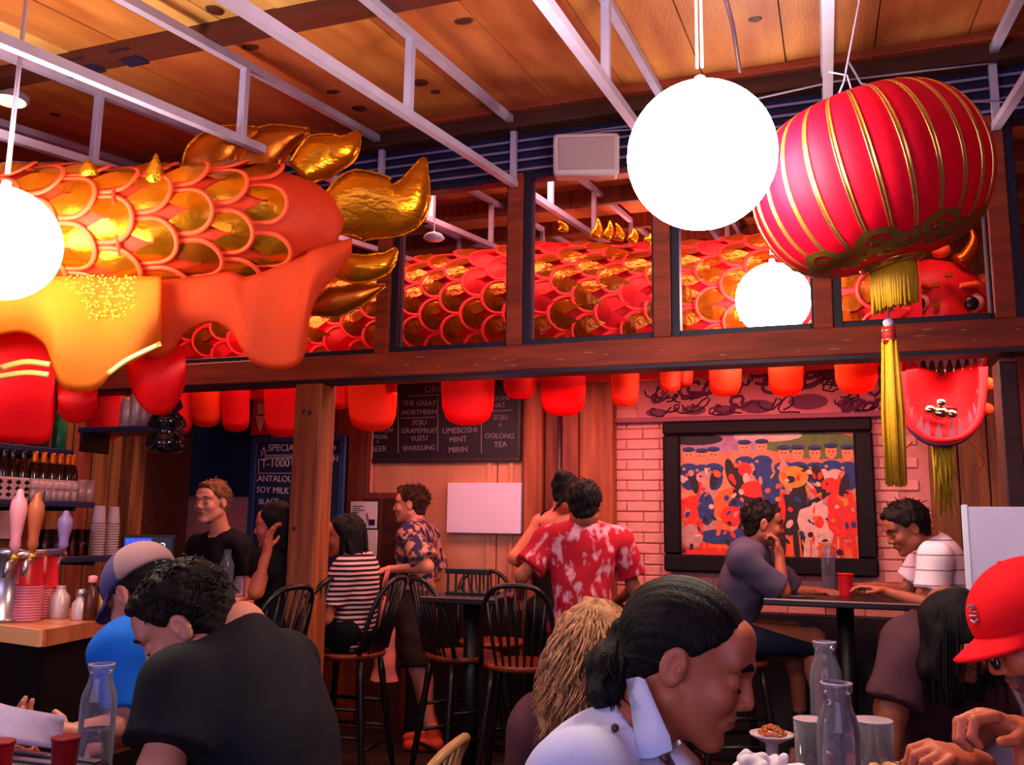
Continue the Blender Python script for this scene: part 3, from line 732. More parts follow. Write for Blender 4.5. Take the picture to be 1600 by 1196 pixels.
# small cone lamp behind the glass at the fin
c = at(678, 372, 5.0); t = thing('cone_lamp', 'small pale lamp behind the glass beside the gold tail fin', 'lamp', tuple(c))
MB().lathe([(.002, -.01), (.05, -.01), (.06, .0), (.045, .02), (.012, .035)], 20).build('shade', m_white, t, True); MB().tube([(0, 0, .03), (0, 0, zc(c.y)-c.z)], .004, 6).build('cord', m_cord, t)
# ------------------------------------------------------------------ red lantern
m_silk = M('red_silk', '#dc0428', .6, var=.08, vs=30, bump=.06, bs=220, translu=.2, spec=.15)
m_goldrib = M('gold_foil_trim', '#d8a050', .22, metal=.8)
m_goldprint = M('gold_print', '#8a6a20', .45, metal=.3, var=.3)
m_yellow = M('yellow_tassel', '#e0a818', .6, var=.15, vs=60)
lc = at(1357, 286, 2.42); t = thing('red_lantern', 'big round red silk lantern with gold ribs and a yellow tassel', 'lantern', tuple(lc))
axd = (_r*.25+_u*-.97-_f*.10).normalized()*-1          # axis pointing up
LM = oriented((0, 0, 0), _r0-axd*_r0.dot(axd), axd)
RL, HL = .306, .222
def lp(a, th, off=0): # polar 'latitude' a in [-1,1]
    q = max(-1, min(1, a)); r = .078+(RL-.078)*math.cos(q*PI/2)**.62; z = HL*math.sin(q*PI/2)*(.86+.14*abs(q)); return LM @ Vector(((r+off)*math.cos(th), (r+off)*math.sin(th), z))
NR = 26; P = []
for i in range(25):
    a = -1+2*i/24; row = []
    for k in range(NR*4):
        th = 2*PI*k/(NR*4); bulge = -.0025*math.cos(NR*th)*math.cos(a*PI/2)
        row.append(lp(a, th, bulge))
    P.append(row)
MB().grid(P, closed=True).build('silk_cover', m_silk, t, True)
for k in range(NR):
    th = 2*PI*k/NR; rows = []
    for i in range(21):
        a = -1+2*i/20; rows.append([lp(a, th-.021, -.002), lp(a, th-.020, .002), lp(a, th-.012, .002), lp(a, th-.010, .0006), lp(a, th+.010, .0006), lp(a, th+.012, .002), lp(a, th+.020, .002), lp(a, th+.021, -.002)])
    MB().grid(rows).build('rib', m_goldrib, t, True)
for z0, s in ((HL*1.0, 1), (-HL*1.0, -1)):
    MB().lathe([(.05, -.012), (.082, -.012), (.086, .0), (.082, .014), (.05, .014)], 32, mat=LM @ Matrix.Translation((0, 0, z0))).build('cap_ring', m_goldrib, t, True)
# gold cloud print around the lower end
cp = MB()
for k in range(9):
    th0 = 2*PI*k/9
    for (da, dt, r) in ((-.70, 0, .055), (-.79, .26, .045), (-.78, -.28, .04), (-.84, .1, .045)):
        c0 = (da, th0+dt); ring = []; 
        for rr in (1, .55):
            ring.append([lp(c0[0]+math.sin(w)*r*rr*2.4, c0[1]+math.cos(w)*r*rr*4.6, .006) for w in [2*PI*j/14 for j in range(14)]])
        cp.grid(ring, closed=True)
        cp.grid([[lp(c0[0]+math.sin(w)*r*rr*2.4, c0[1]+math.cos(w)*r*rr*4.6, .006) for w in [2*PI*j/10 for j in range(10)]] for rr in (.3, .02)], closed=True)
cp.build('cloud_print', m_goldprint, t, True)
# fringe, bead, tassel
bot = Vector(axd)*-HL*1.02
fr = MB(); 
for k in range(64):
    th = 2*PI*k/64; p = LM @ Vector((.056*math.cos(th), .056*math.sin(th), -HL*1.02)); q = p+Vector((.004*random.uniform(-1, 1), 0, -.115-.012*random.random()))
    fr.tube([p, (p+q)/2+Vector((.002*random.uniform(-1, 1), 0, 0)), q], [.0052, .005, .0035], 5)
fr.build('fringe', m_yellow, t, True)['kind'] = 'stuff'
b0 = bot+Vector((0, 0, -.14)); tz = at(1390, 500, 2.42).z-lc.z
bx = at(1388, 505, 2.42)-lc
MB().ell(bx, (.014, .014, .014), 14, 8).build('bead', M('pearl_bead', '#e8d0d8', .3), t, True)
MB().tube([bot, bx], .003, 6).build('tassel_string', m_cord, t, True)
MB().tube([bx-Vector((0, 0, .012)), bx-Vector((0, 0, .055))], .017, 14).build('tassel_head', M('red_thread', '#c8141c', .6), t, True)
for dz in (.02, .045): MB().tube([bx-Vector((0, 0, dz)), bx-Vector((0, 0, dz+.005))], .0178, 14).build('gold_band', m_goldrib, t, True)
ts = MB()
e = at(1400, 758, 2.42)-lc
for k in range(46):
    th = random.uniform(0, 2*PI); r = .017*math.sqrt(random.random()); a = bx+Vector((r*math.cos(th), r*math.sin(th), -.05)); z = e+Vector((r*1.5*math.cos(th), r*1.5*math.sin(th), random.uniform(-.006, .012)))
    ts.tube([a, a.lerp(z, .5)+Vector((r*.3*math.cos(th), 0, 0)), z], [.004, .0042, .003], 4)
ts.build('tassel', m_yellow, t, True)['kind'] = 'stuff'
wtop = Vector(axd)*HL
MB().tube([wtop+_r*-.03, wtop+Vector((0, 0, .07)), Vector((.0, 0, zc(lc.y)-lc.z-.4)), Vector((-.06, .1, zc(lc.y)-lc.z))], .003, 6).build('hanging_wire', m_cord, t, True)
MB().tube([wtop+_r*.03, wtop+_r*.01+Vector((0, 0, .09)), wtop+_r*-.04+Vector((0, 0, .1))], .0025, 6).build('hook', m_cord, t, True)
# ------------------------------------------------------------------ loudspeaker on the siding
m_spk = M('speaker_shell', '#cdb0b8', .5, var=.05)
c = at(916, 246, 4.28); t = thing('loudspeaker', 'pale boxy loudspeaker mounted on the dark siding left of the globe', 'speaker', tuple(c))
sm = Matrix.Rotation(.26, 4, 'Z') @ Matrix.Rotation(.16, 4, 'X')
S = SDF((-.2, -.16, -.13), (.2, .16, .13), .006)
sl, X, Y, Z = S.blk((-.2, -.16, -.13), (.2, .16, .13)); qx, qy, qz = np.abs(X)-.135, np.abs(Y)-.05, np.abs(Z)-.08*(1-.25*(Y+.08))
S.d[sl] = np.sqrt(np.maximum(qx, 0)**2+np.maximum(qy, 0)**2+np.maximum(qz, 0)**2)+np.minimum(np.maximum(qx, np.maximum(qy, qz)), 0)-.02
V, Q = S.mesh(); o = link('shell', fast_mesh('shell', [(V, Q, 0)], [m_spk]), t); o.matrix_local = sm
o = MB().cbox((-.132, -.078, -.075), (.132, -.068, .078), .006).build('grille', M('speaker_grille', '#b89aa4', .7, bump=.5, bs=400), t); o.matrix_local = sm
o = MB().cbox((-.155, -.06, -.08), (-.145, .02, .08), .004).build('end_cap', m_spk, t); o.matrix_local = sm
MB().tube([(.05, .02, 0), (.05, .10, .02)], .016, 10).build('bracket', m_white, t, True)
MB().tube([(.02, .02, .09), (.0, .05, .14), (.08, .09, .16), (.3, .1, .15)], .004, 6).build('lead', m_cord, t, True)
# wires slung at the right
wi = MB().tube([at(1325, 95, 3.2), at(1345, 130, 3.2), at(1420, 150, 3.4), at(1500, 158, 3.5), at(1610, 160, 3.6)], .004, 6)
tag(wi.build('slung_wire', m_cord, None, True), 'thin pale wire slung behind the red lantern toward the right', 'wire')
wi = MB().tube([at(1180, 155, 3.7), at(1300, 128, 3.75), at(1450, 110, 3.8), at(1615, 92, 3.85)], .004, 6)
tag(wi.build('slung_wire', m_cord, None, True), 'thin wire running under the ceiling edge above the lantern', 'wire')
rd = MB().tube([at(1132, -10, 3.0), at(1145, 40, 3.1), at(1156, 112, 3.3)], .008, 6)
tag(rd.build('grey_rod', M('grey_rod', '#7a5a70', .5), None, True), 'grey hanging rod at the ceiling right of the globe cord', 'rod')
# ------------------------------------------------------------------ dragons
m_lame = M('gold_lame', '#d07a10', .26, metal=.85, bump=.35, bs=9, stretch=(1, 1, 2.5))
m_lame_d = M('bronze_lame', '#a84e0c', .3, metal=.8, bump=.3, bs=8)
m_ocloth = M('orange_dragon_cloth', '#e8401c', .6, translu=.35, bump=.2, bs=30)
m_rim_o = M('coral_felt', '#ff5a30', .65, translu=.2)
m_sheer = M('orange_sheer_cloth', '#f0501a', .5, translu=.45, sheer=.10, bump=.5, bs=420)
m_redflap = M('red_sheer_cloth', '#f0101c', .5, translu=.55, sheer=.06, bump=.12, bs=120)
m_orflap = M('orange_flap_cloth', '#f83c10', .5, translu=.55, sheer=.06, bump=.12, bs=120)
m_rcloth = M('red_dragon_cloth', '#d80c1c', .55, translu=.4, bump=.2, bs=30)
m_rfield = M('dark_gold_lame', '#a8500e', .25, metal=.75, bump=.6, bs=16, stretch=(1, 1, 2.5))
m_rim_r = M('red_coral_felt', '#ff2c2c', .6, translu=.25)
def crv(pts, n):      # Catmull-Rom through points
    pts = [Vector(p) for p in pts]; P = [pts[0]*2-pts[1]]+pts+[pts[-1]*2-pts[-2]]; out = []
    for i in range(n):
        u = i/(n-1)*(len(pts)-1); k = min(int(u), len(pts)-2); t = u-k; a, b, c, d = P[k:k+4]
        out.append(.5*((2*b)+(c-a)*t+(2*a-5*b+4*c-d)*t*t+(3*b-a-3*c+d)*t**3))
    return out
def scale_mesh(name, L, W, R, mats, lift=.014):
    """one fabric scale: field + raised rim, tip along +x, outside +z, bent to radius R"""
    mb = MB(); n = 14
    def pt(x, y, z): 
        return (x, R*math.sin(y/R), z+R*(math.cos(y/R)-1)+lift*(x+L*.5)/L)
    outer = []
    for i in range(n+1):
        w = -PI/2+PI*i/n
        outer.append((L*.5-W*.5+W*.5*math.cos(w) if True else 0, W*.5*math.sin(w)))
    back = -L*.5
    prof = [(back, -W*.40), (back+L*.2, -W*.5)]+outer+[(back+L*.2, W*.5), (back, W*.40)]
    cx = L*.5-W*.5
    ins = lambda p, k: ((p[0]-cx)*(1-k)+cx if p[0] > cx else p[0], p[1]*(1-k))
    k = .17
    mb.grid([[pt(*ins(p, k), .0) for p in prof], [pt(cx*.5+ins(p, .6)[0]*.5, ins(p, .6)[1], .012) for p in prof], [pt(cx*.9+p[0]*.1, p[1]*.05, .016) for p in prof]], 0)
    # rim, with a little thickness
    rimp = [(x, y) for x, y in prof]
    mb.grid([[pt(*p, -.003) for p in rimp], [pt(*p, .003) for p in rimp], [pt(*ins(p, k), .0045) for p in rimp], [pt(*ins(p, k), -.001) for p in rimp]], 1)
    return mb.mesh(name, mats, True)
def tube_frame(C, i):
    t = (C[min(i+1, len(C)-1)]-C[max(i-1, 0)]).normalized(); up = Vector((0, 0, 1)); up = (up-t*up.dot(t)).normalized(); side = t.cross(up)   # side: toward the viewer when t points right
    return t, up, side
def fin(spine, widths, thick, n=16, m=10, ref=None):
    C = crv(spine, n); W = np.interp(np.linspace(0, 1, n), np.linspace(0, 1, len(widths)), widths); mb = MB(); rows = []
    view = None
    for i, c in enumerate(C):
        t = (C[min(i+1, n-1)]-C[max(i-1, 0)]).normalized(); v = (c-CAM).normalized() if ref is None else ref
        a = t.cross(v).normalized(); b = a.cross(t).normalized(); row = []
        for k in range(m):
            w = 2*PI*k/m; row.append(c+a*W[i]*.5*math.cos(w)+b*min(thick, W[i]*.4)*math.copysign(abs(math.sin(w))**.8, math.sin(w)))
        rows.append(row)
    mb.grid(rows, closed=True); mb.f.append(tuple(range(m))[::-1]); mb.m.append(0); b0 = (n-1)*m; mb.f.append(tuple(b0+k for k in range(m))); mb.m.append(0)
    return mb
def piping(spine, widths, n=24, r=.004, ref=None):
    """stitched edge beads along a fin outline"""
    C = crv(spine, n); W = np.interp(np.linspace(0, 1, n), np.linspace(0, 1, len(widths)), widths); mb = MB(); A = [[], []]
    for i, c in enumerate(C):
        t = (C[min(i+1, n-1)]-C[max(i-1, 0)]).normalized(); a = t.cross((c-CAM).normalized() if ref is None else ref).normalized()
        A[0].append(c+a*W[i]*.5); A[1].append(c-a*W[i]*.5)
    for L in A: mb.tube(L, [r*(1.0 if k % 2 else 1.7) for k in range(n)], 5)
    return mb
# ---- the orange dragon in front
dr = thing('parade_dragon', 'orange and gold cloth parade dragon tail hanging under the trusses at left', 'dragon decoration', tuple(at(250, 370, 3.5)))
spec = [(-190, 372, 3.42, 96), (-60, 368, 3.42, 98), (60, 362, 3.43, 98), (200, 362, 3.45, 92), (330, 350, 3.5, 88), (430, 346, 3.56, 78), (490, 346, 3.62, 60), (518, 345, 3.66, 36), (534, 344, 3.68, 10)]
N = 46
DC = crv([at(x, y, D) for x, y, D, r in spec], N); RR = np.interp(np.linspace(0, 1, N), np.linspace(0, 1, len(spec)), [r*D/FPX for x, y, D, r in spec])
rows = []
for i in range(N):
    t, up, sd = tube_frame(DC, i); sd = -sd if sd.dot(CAM-DC[i]) < 0 else sd
    rows.append([DC[i]+(up*math.sin(w)+sd*math.cos(w))*RR[i]*(1+.02*math.sin(i*1.7+k)) for k, w in [(k, 2*PI*k/36) for k in range(36)]])
wpart(MB().grid(rows, closed=True), 'body_cloth', m_ocloth, dr, True)
# seam ring between the two tail pieces
i = 21
t, up, sd = tube_frame(DC, 19)
sm_o = [scale_mesh('scale', .225, .19, .22, [m_lame, m_rim_o]), scale_mesh('scale_red', .225, .19, .22, [m_lame_d, m_rim_o])]
def lay_scales(C, RAD, sep, warc, meshes, root, th0, th1, tipsign, s0, s1, jit=.03, name='scale', pick=None):
    cum = [0]
    for a, b in zip(C, C[1:]): cum.append(cum[-1]+(b-a).length)
    tot = cum[-1]; s = s0*tot; col = 0; cnt = 0
    while s < s1*tot:
        i = int(np.interp(s, cum, range(len(C)))); i = min(i, len(C)-2); fr = (s-cum[i])/(cum[i+1]-cum[i]); c = C[i].lerp(C[i+1], fr); R = np.interp(s, cum, RAD)
        t, up, sd = tube_frame(C, i); sd = -sd if sd.dot(CAM-c) < 0 else sd
        dth = warc/max(R, .14); th = th0+(dth/2 if col % 2 else 0)
        while th < th1:
            o = (up*math.sin(th)+sd*math.cos(th)); m = oriented(c+o*(R+.004), t*tipsign, o) @ Matrix.Rotation(random.uniform(-jit, jit), 4, 'Z')
            sc = min(1, R/RAD.max()*1.05) if hasattr(RAD, 'max') else 1
            ob = link(name, random.choices(meshes, [5, 1][:len(meshes)])[0], root); ob.matrix_local = Matrix.Translation(-root.location) @ m @ Matrix.Diagonal((max(sc, .6), max(sc, .6), 1, 1)); cnt += 1
            th += dth
        s += sep; col += 1
    return cnt
n1 = lay_scales(DC, RR, .128, .185, sm_o, dr, -1.35, 1.75, 1, .02, .845)
# collar of gathered cloth where the pieces meet
ii = 24; ring = []
for k in range(37):
    w = 2*PI*k/36; t, up, sd = tube_frame(DC, ii); sd = -sd if sd.dot(CAM-DC[ii]) < 0 else sd; ring.append(at(200, 362, 3.45)+(up*math.sin(w)+sd*math.cos(w))*(RR[17]*1.05+.006*math.sin(9*w)))
wpart(MB().tube(ring, .009, 6), 'seam_cord', m_ocloth, dr, True)
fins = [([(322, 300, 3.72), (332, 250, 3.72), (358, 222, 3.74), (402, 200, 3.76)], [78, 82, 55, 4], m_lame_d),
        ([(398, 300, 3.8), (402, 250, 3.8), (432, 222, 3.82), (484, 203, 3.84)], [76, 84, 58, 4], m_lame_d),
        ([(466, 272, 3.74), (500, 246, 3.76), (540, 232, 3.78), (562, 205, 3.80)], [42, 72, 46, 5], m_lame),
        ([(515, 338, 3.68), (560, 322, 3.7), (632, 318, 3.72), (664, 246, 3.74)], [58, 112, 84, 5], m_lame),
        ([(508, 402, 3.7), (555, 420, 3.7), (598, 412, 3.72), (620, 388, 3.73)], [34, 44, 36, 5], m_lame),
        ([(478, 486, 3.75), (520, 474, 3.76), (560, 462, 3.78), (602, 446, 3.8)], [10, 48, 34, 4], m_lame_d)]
for sp, wd_, mt in fins:
    P = [at(*p) for p in sp]; W = [w*sp[0][2]/FPX for w in wd_]
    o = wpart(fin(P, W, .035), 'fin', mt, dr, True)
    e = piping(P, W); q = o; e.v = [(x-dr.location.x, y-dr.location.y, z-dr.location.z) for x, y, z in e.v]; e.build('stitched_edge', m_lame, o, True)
for (x, y, x2, y2) in ((243, 292, 244, 240), (140, 278, 138, 248)):
    wpart(MB().tube([at(x, y, 3.3), at((x+x2)/2-1, (y+y2)/2, 3.3), at(x2, y2, 3.3)], [.042, .03, .004], 14), 'horn', M('gold_lame_bright', '#f0b020', .22, metal=.9, bump=.4, bs=60), dr, True)
# hanging belly cloth: (picture x, top y, hem y, D)
def sheet(cols, name, mat, root, wave=.02, n=60, m=14, D0=None):
    xs = np.linspace(cols[0][0], cols[-1][0], n); C = np.array([(c[0], c[1], c[2], c[3]) for c in cols], float); rows = []
    for i, x in enumerate(xs):
        ty = np.interp(x, C[:, 0], C[:, 1]); hy = np.interp(x, C[:, 0], C[:, 2]); D = np.interp(x, C[:, 0], C[:, 3]); row = []
        for j in range(m):
            t = j/(m-1); row.append(at(x, ty+(hy-ty)*t, D+.12*(1-t)**2*.0+wave*math.sin(x*.045+t*1.5)+.06*(1-(1-t)**2)*0+.05*math.sin(PI*t)*-1))
        rows.append(row)
    mb = MB().grid(rows); o = wpart(mb, name, mat, root, True)
    md = o.modifiers.new('thick', 'SOLIDIFY'); md.thickness = .003
    return o
def smooth_cols(pts, n=70):
    P = crv([(x, t, h) for x, t, h, D in pts], n); D = np.interp([p.x for p in P], [p[0] for p in pts], [p[3] for p in pts]); r = [(p.x, p.y, p.z, d) for p, d in zip(P, D)]
    return sorted(r)
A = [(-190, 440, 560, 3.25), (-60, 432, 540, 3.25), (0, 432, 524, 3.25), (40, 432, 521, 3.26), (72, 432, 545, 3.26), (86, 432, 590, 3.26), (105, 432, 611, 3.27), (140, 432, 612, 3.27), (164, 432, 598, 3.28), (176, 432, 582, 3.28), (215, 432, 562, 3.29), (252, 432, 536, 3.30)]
sheet(smooth_cols(A), 'belly_cloth', M('golden_orange_sheer_cloth', '#f48a1c', .5, translu=.45, sheer=.10, bump=.5, bs=420), dr)  # orange sheer cloth with the left globe's golden glow put into its colour
B = [(196, 440, 500, 3.34), (206, 440, 545, 3.34), (238, 438, 562, 3.34), (268, 436, 550, 3.35), (290, 434, 522, 3.36), (330, 428, 505, 3.38), (362, 424, 520, 3.4), (384, 432, 556, 3.41), (410, 425, 574, 3.42), (440, 413, 578, 3.43), (466, 402, 570, 3.44), (479, 395, 545, 3.45), (484, 390, 498, 3.45), (502, 384, 456, 3.47), (528, 378, 428, 3.5), (550, 372, 398, 3.52)]
sheet(smooth_cols(B, 110), 'belly_cloth', m_sheer, dr, .012, n=90)
E_ = [(-40, 520, 690, 3.42), (20, 520, 692, 3.42), (62, 520, 694, 3.42), (80, 522, 680, 3.42), (86, 530, 640, 3.42)]
sheet(smooth_cols(E_, 30), 'lower_cloth', m_redflap, dr, .01)
G = [(198, 548, 585, 3.43), (210, 540, 620, 3.43), (232, 540, 645, 3.43), (258, 540, 648, 3.44), (278, 540, 630, 3.44), (290, 545, 600, 3.44)]
G2 = [(90, 600, 640, 3.46), (97, 600, 655, 3.46), (120, 600, 662, 3.46), (143, 600, 652, 3.46), (152, 600, 635, 3.46)]
sheet(smooth_cols(G2, 24), 'lower_cloth', m_redflap, dr, .01)
sheet(smooth_cols(G, 30), 'lower_cloth', m_redflap, dr, .01)
# gold bound edge strips on the cloth
for pts in ([(168, 585, 3.27), (200, 562, 3.28), (252, 537, 3.3)], [(0, 575, 3.25), (40, 566, 3.25), (78, 570, 3.25)], [(-10, 590, 3.25), (40, 583, 3.25), (76, 586, 3.25)]):
    wpart(MB().tube(crv([at(x, y, D-.06) for x, y, D in pts], 12), .011, 8, flat=.4), 'gold_binding', M('pale_gold_tape', '#f0c060', .3, metal=.7), dr, True)
sc_ = MB()
for k in range(420):     # sequins on the shiny part of the cloth
    x = random.uniform(20, 210); y = random.uniform(430, 500); c = at(x, y, 3.235); sc_.add([c+_r*.0035, c+_u*.003, c-_r*.0035, c-_u*.003], [(0, 1, 2, 3)])
wpart(sc_, 'sequins', m_lame, dr)['kind'] = 'stuff'
# ---- the red dragon behind the glass
rd_ = thing('parade_dragon', 'long red scaled cloth dragon behind the window band with its head at right', 'dragon decoration', (-1.0, 5.12, 2.45))
xs = np.linspace(-4.18, .45, 60); RC = [Vector((x, 5.13, 2.625+.03*math.sin(x*2.2))) for x in xs]; RRr = np.array([.40+.015*math.sin(x*3) for x in xs])
rows = []
for i in range(60):
    t, up, sd = tube_frame(RC, i); sd = Vector((0, -1, 0)); rows.append([RC[i]+(up*math.sin(w)+sd*math.cos(w))*RRr[i] for w in [2*PI*k/32 for k in range(32)]])
wpart(MB().grid(rows, closed=True), 'body_cloth', m_rcloth, rd_, True)
sm_r = [scale_mesh('scale_dark', .25, .215, .30, [m_rfield, m_rim_r], .018), scale_mesh('scale_bright', .25, .215, .30, [m_rcloth, m_rim_r], .018)]
n2 = lay_scales(RC, RRr, .135, .20, sm_r, rd_, -.95, 1.25, -1, .0, .97)
for k, (x, y, x2, y2) in enumerate(((928, 372, 934, 340), (945, 374, 953, 344), (966, 376, 962, 348), (985, 378, 990, 356), (1010, 380, 1016, 364), (880, 362, 872, 345))):
    wpart(MB().tube(crv([at(x, y, 5.0), at((x+x2)/2+4, (y+y2)/2, 5.0), at(x2, y2, 5.0)], 6), [.03, .034, .03, .02, .012, .003], 8, flat=.5), 'crest_flame', m_lame, rd_, True)
strip = []
flaps = [(164, 690, 52), (228, 650, 60), (275, 681, 52), (322, 668, 46), (368, 675, 44), (442, 684, 56), (531, 640, 28), (582, 674, 74), (731, 665, 80), (812, 624, 50), (880, 651, 68), (977, 636, 42), (1048, 613, 34), (1070, 604, 26), (1133, 620, 50), (1228, 620, 54), (1338, 616, 66)]
for k, (cx, by, w) in enumerate(flaps):
    Dp = (atY(cx, 600, {164: 4.36, 228: 4.5}.get(cx, 4.72))-CAM).dot(_f)+[0, .05, -.04][k % 3]; P = []
    for i in range(15):
        u = -1+2*i/14; x = cx+u*w*.5; hem = by-(w*.34)*(1-math.sqrt(max(0, 1-abs(u)**2.6))); top = 568-.045*(cx-500); row = []
        for j in range(8):
            t = j/7; taper = 1+.10*(1-t); row.append(at(cx+(x-cx)*taper, top+(hem-top)*t, Dp+.03*math.cos(u*1.5)*-1+.012*math.sin(t*4+k)))
        P.append(row)
    o = wpart(MB().grid(P), 'hem_flap', m_orflap if cx > 1000 or k % 4 == 3 else m_redflap, rd_, True); md = o.modifiers.new('thick', 'SOLIDIFY'); md.thickness = .003
P = []
for x in np.linspace(228, 1400, 80):
    D = (atY(x, 560, 4.76)-CAM).dot(_f); hb = 606-.045*(x-500)-(10 if x > 900 else 0); P.append([at(x, y_, D+.01*math.sin(x*.07)) for y_ in (566-.045*(x-500), 585-.045*(x-500), hb)])
o = wpart(MB().grid(P), 'hem_strip', m_redflap, rd_, True); o.modifiers.new('thick', 'SOLIDIFY').thickness = .003
# ---- its head
m_hred = M('head_red', '#d81420', .5, var=.15, vs=12); m_hor = M('head_orange_fur', '#f06018', .6, bump=.4, bs=90); m_eyew = M('eye_white', '#f0b0a0', .35); m_pup = M('pupil_black', '#100408', .3); m_tooth = M('tooth_lilac', '#94607a', .5)
m_silver = M('silver_gold_ball', '#e0c8a0', .15, metal=1)
def hp(x, y, dz=0): return at(x, y, 4.72+dz)     # the face plane of the head, depth along the axis
S = SDF(np.array(hp(1445, 500))-.55, np.array(hp(1445, 500))+.55, .012)
S.ell(hp(1445, 470, .22), (.30, .28, .22), None, .05); S.ell(hp(1452, 515, .12), (.26, .22, .10), None, .05)
S.ell(hp(1470, 500, .04), (.10, .14, .09), None, .05)
for x in (1432, 1516): S.ell(hp(x, 470, .04), (.085, .06, .085), None, .03)
S.ell(hp(1468, 545, .02), (.12, .12, .06), None, .04)
V, Q = S.mesh(); o0 = np.array(tuple(rd_.location)); link('head', fast_mesh('head', [(V-o0, Q, 0)], [m_hred]), rd_)
for x in (1432, 1516):
    e = wpart(MB().ell(hp(x, 473, -.0), (.068, .05, .062), 20, 12), 'eyeball', m_eyew, rd_, True)
    b = MB().ell(hp(x+(2 if x < 1450 else 2), 474, -.052), (.036, .012, .038), 16, 8); b.v = [(p[0]-rd_.location.x, p[1]-rd_.location.y, p[2]-rd_.location.z) for p in b.v]; b.build('pupil', m_pup, e, True)
    b = MB().tube([hp(x-28, 462, -.03), hp(x-14, 447, -.05), hp(x+10, 444, -.05), hp(x+28, 456, -.03)], [.006, .016, .018, .006], 8); wpart(b, 'eyebrow', m_hor, rd_, True)
for x, y in ((1462, 447), (1463, 478), (1440, 500), (1482, 430), (1438, 455)): wpart(MB().cbox((-.018, -.01, -.012), (.018, .01, .012), .004, mat=Matrix.Translation(hp(x, y, -.09))), 'gold_tile', m_lame, rd_)
for x, y in ((1392, 400), (1430, 385), (1470, 392), (1378, 445), (1535, 440), (1550, 480)):
    wpart(MB().ell(hp(x, y, .1), (.05, .05, .04), 12, 8), 'fur_pompom', m_hor, rd_, True)
wpart(MB().tube(crv([hp(1498, 412, .02), hp(1512, 398, .0), hp(1522, 376, -.02), hp(1516, 352, 0)], 8), [.05, .05, .04, .035, .03, .02, .012, .004], 12), 'horn', m_lame_d, rd_, True)
wpart(MB().tube(crv([hp(1385, 418, .05), hp(1372, 398, .05), hp(1360, 372, .05)], 6), [.045, .04, .035, .025, .015, .004], 12), 'horn', m_lame_d, rd_, True)
# open mouth below the beam
def jp(x, y, d): return at(x, y, 4.62+d)
outer = crv([jp(1408, 556, .0), jp(1409, 610, -.03), jp(1416, 655, -.08), (jp(1440, 682, -.12)), jp(1470, 690, -.14), jp(1505, 682, -.12), jp(1528, 655, -.08), jp(1535, 610, -.03), jp(1537, 556, .0)], 40)
inner = crv([jp(1418, 562, .12), jp(1420, 605, .11), jp(1430, 638, .10), jp(1448, 655, .09), jp(1470, 660, .09), jp(1497, 655, .09), jp(1515, 638, .10), jp(1525, 605, .11), jp(1527, 562, .12)], 40)
mid = [p.lerp(jp(1472, 590, .24), .5) for p in inner]; cen = [p.lerp(jp(1472, 585, .26), .97) for p in inner]
wpart(MB().grid([outer, inner, mid, cen]), 'lower_jaw', M('mouth_red', '#b80814', .6), rd_, True).modifiers.new('thick', 'SOLIDIFY').thickness = .006
wpart(MB().tube(outer, .022, 8), 'lip_roll', m_hred, rd_, True)
wpart(MB().tube([p+Vector((0, -.01, -.02)) for p in outer], .010, 6), 'lip_trim', M('purple_trim', '#4a2048', .6), rd_, True)
n = 9; mb = MB()
for k in range(n):      # upper teeth row: jagged red valance
    x = 1416+k*13.5; mb.add([jp(x, 552, -.06), jp(x+13.5, 552, -.06), jp(x+6.7, 584-abs(k-4)*2.0, -.06), jp(x, 552, -.05), jp(x+13.5, 552, -.05), jp(x+6.7, 584-abs(k-4)*2.0, -.05)], [(0, 2, 1), (3, 4, 5), (0, 1, 4, 3), (1, 2, 5, 4), (2, 0, 3, 5)])
wpart(mb, 'upper_teeth', m_tooth, rd_)
for k in range(11):
    w = (k+1)/12; i = int(4+w*31); p = outer[i]+Vector((0, 0, .012)); q = p.lerp(cen[i], .12)+Vector((0, -.02, .05)); r_ = (outer[i+1]-outer[i-1]).normalized()*.022
    wpart(MB().add([p-r_, p+r_, q, p-r_+Vector((0, .012, 0)), p+r_+Vector((0, .012, 0))], [(0, 1, 2), (1, 4, 2), (4, 3, 2), (3, 0, 2), (0, 3, 4, 1)]), 'lower_tooth', m_tooth, rd_)
wpart(MB().ell(jp(1472, 640, .02), (.075, .06, .02), 16, 8), 'tongue', M('tongue_dark_red', '#7c060e', .5), rd_, True)
for x, y, r in ((1469, 646, .042), (1453, 641, .030), (1486, 648, .032), (1470, 630, .026)): wpart(MB().ell(jp(x, y, -.10), (r, r*.8, r*.8), 16, 10), 'silver_ball', m_silver, rd_, True)
# whiskers and beard
for sgn, x0 in ((-1, 1425), (1, 1515)):
    wpart(MB().tube(crv([jp(x0, 690, -.08), jp(x0+sgn*14, 705, -.08), jp(x0+sgn*22, 722, -.06), jp(x0+sgn*12, 735, -.05)], 10), .006, 6), 'whisker', M('whisker_orange', '#b04a20', .6), rd_, True)
for x, y in ((1410, 642), (1405, 660), (1540, 640), (1543, 600)): wpart(MB().ell(jp(x, y, .02), (.04, .03, .035), 10, 8), 'fur_pompom', m_hor, rd_, True)
bd = MB()
for k in range(60):
    x = random.gauss(1470, 7); L = random.uniform(60, 115); a = jp(x, 694, -.08); bd.tube([a, jp(x+random.uniform(-5, 5)+4, 694+L*.5, -.08+random.uniform(-.03, .03)), jp(x+8+random.uniform(-6, 6), 694+L, -.07)], [.006, .006, .002], 4)
wpart(bd, 'beard', M('yellow_green_beard', '#b09010', .7), rd_, True)['kind'] = 'stuff'
print('SCALES', n1, n2)
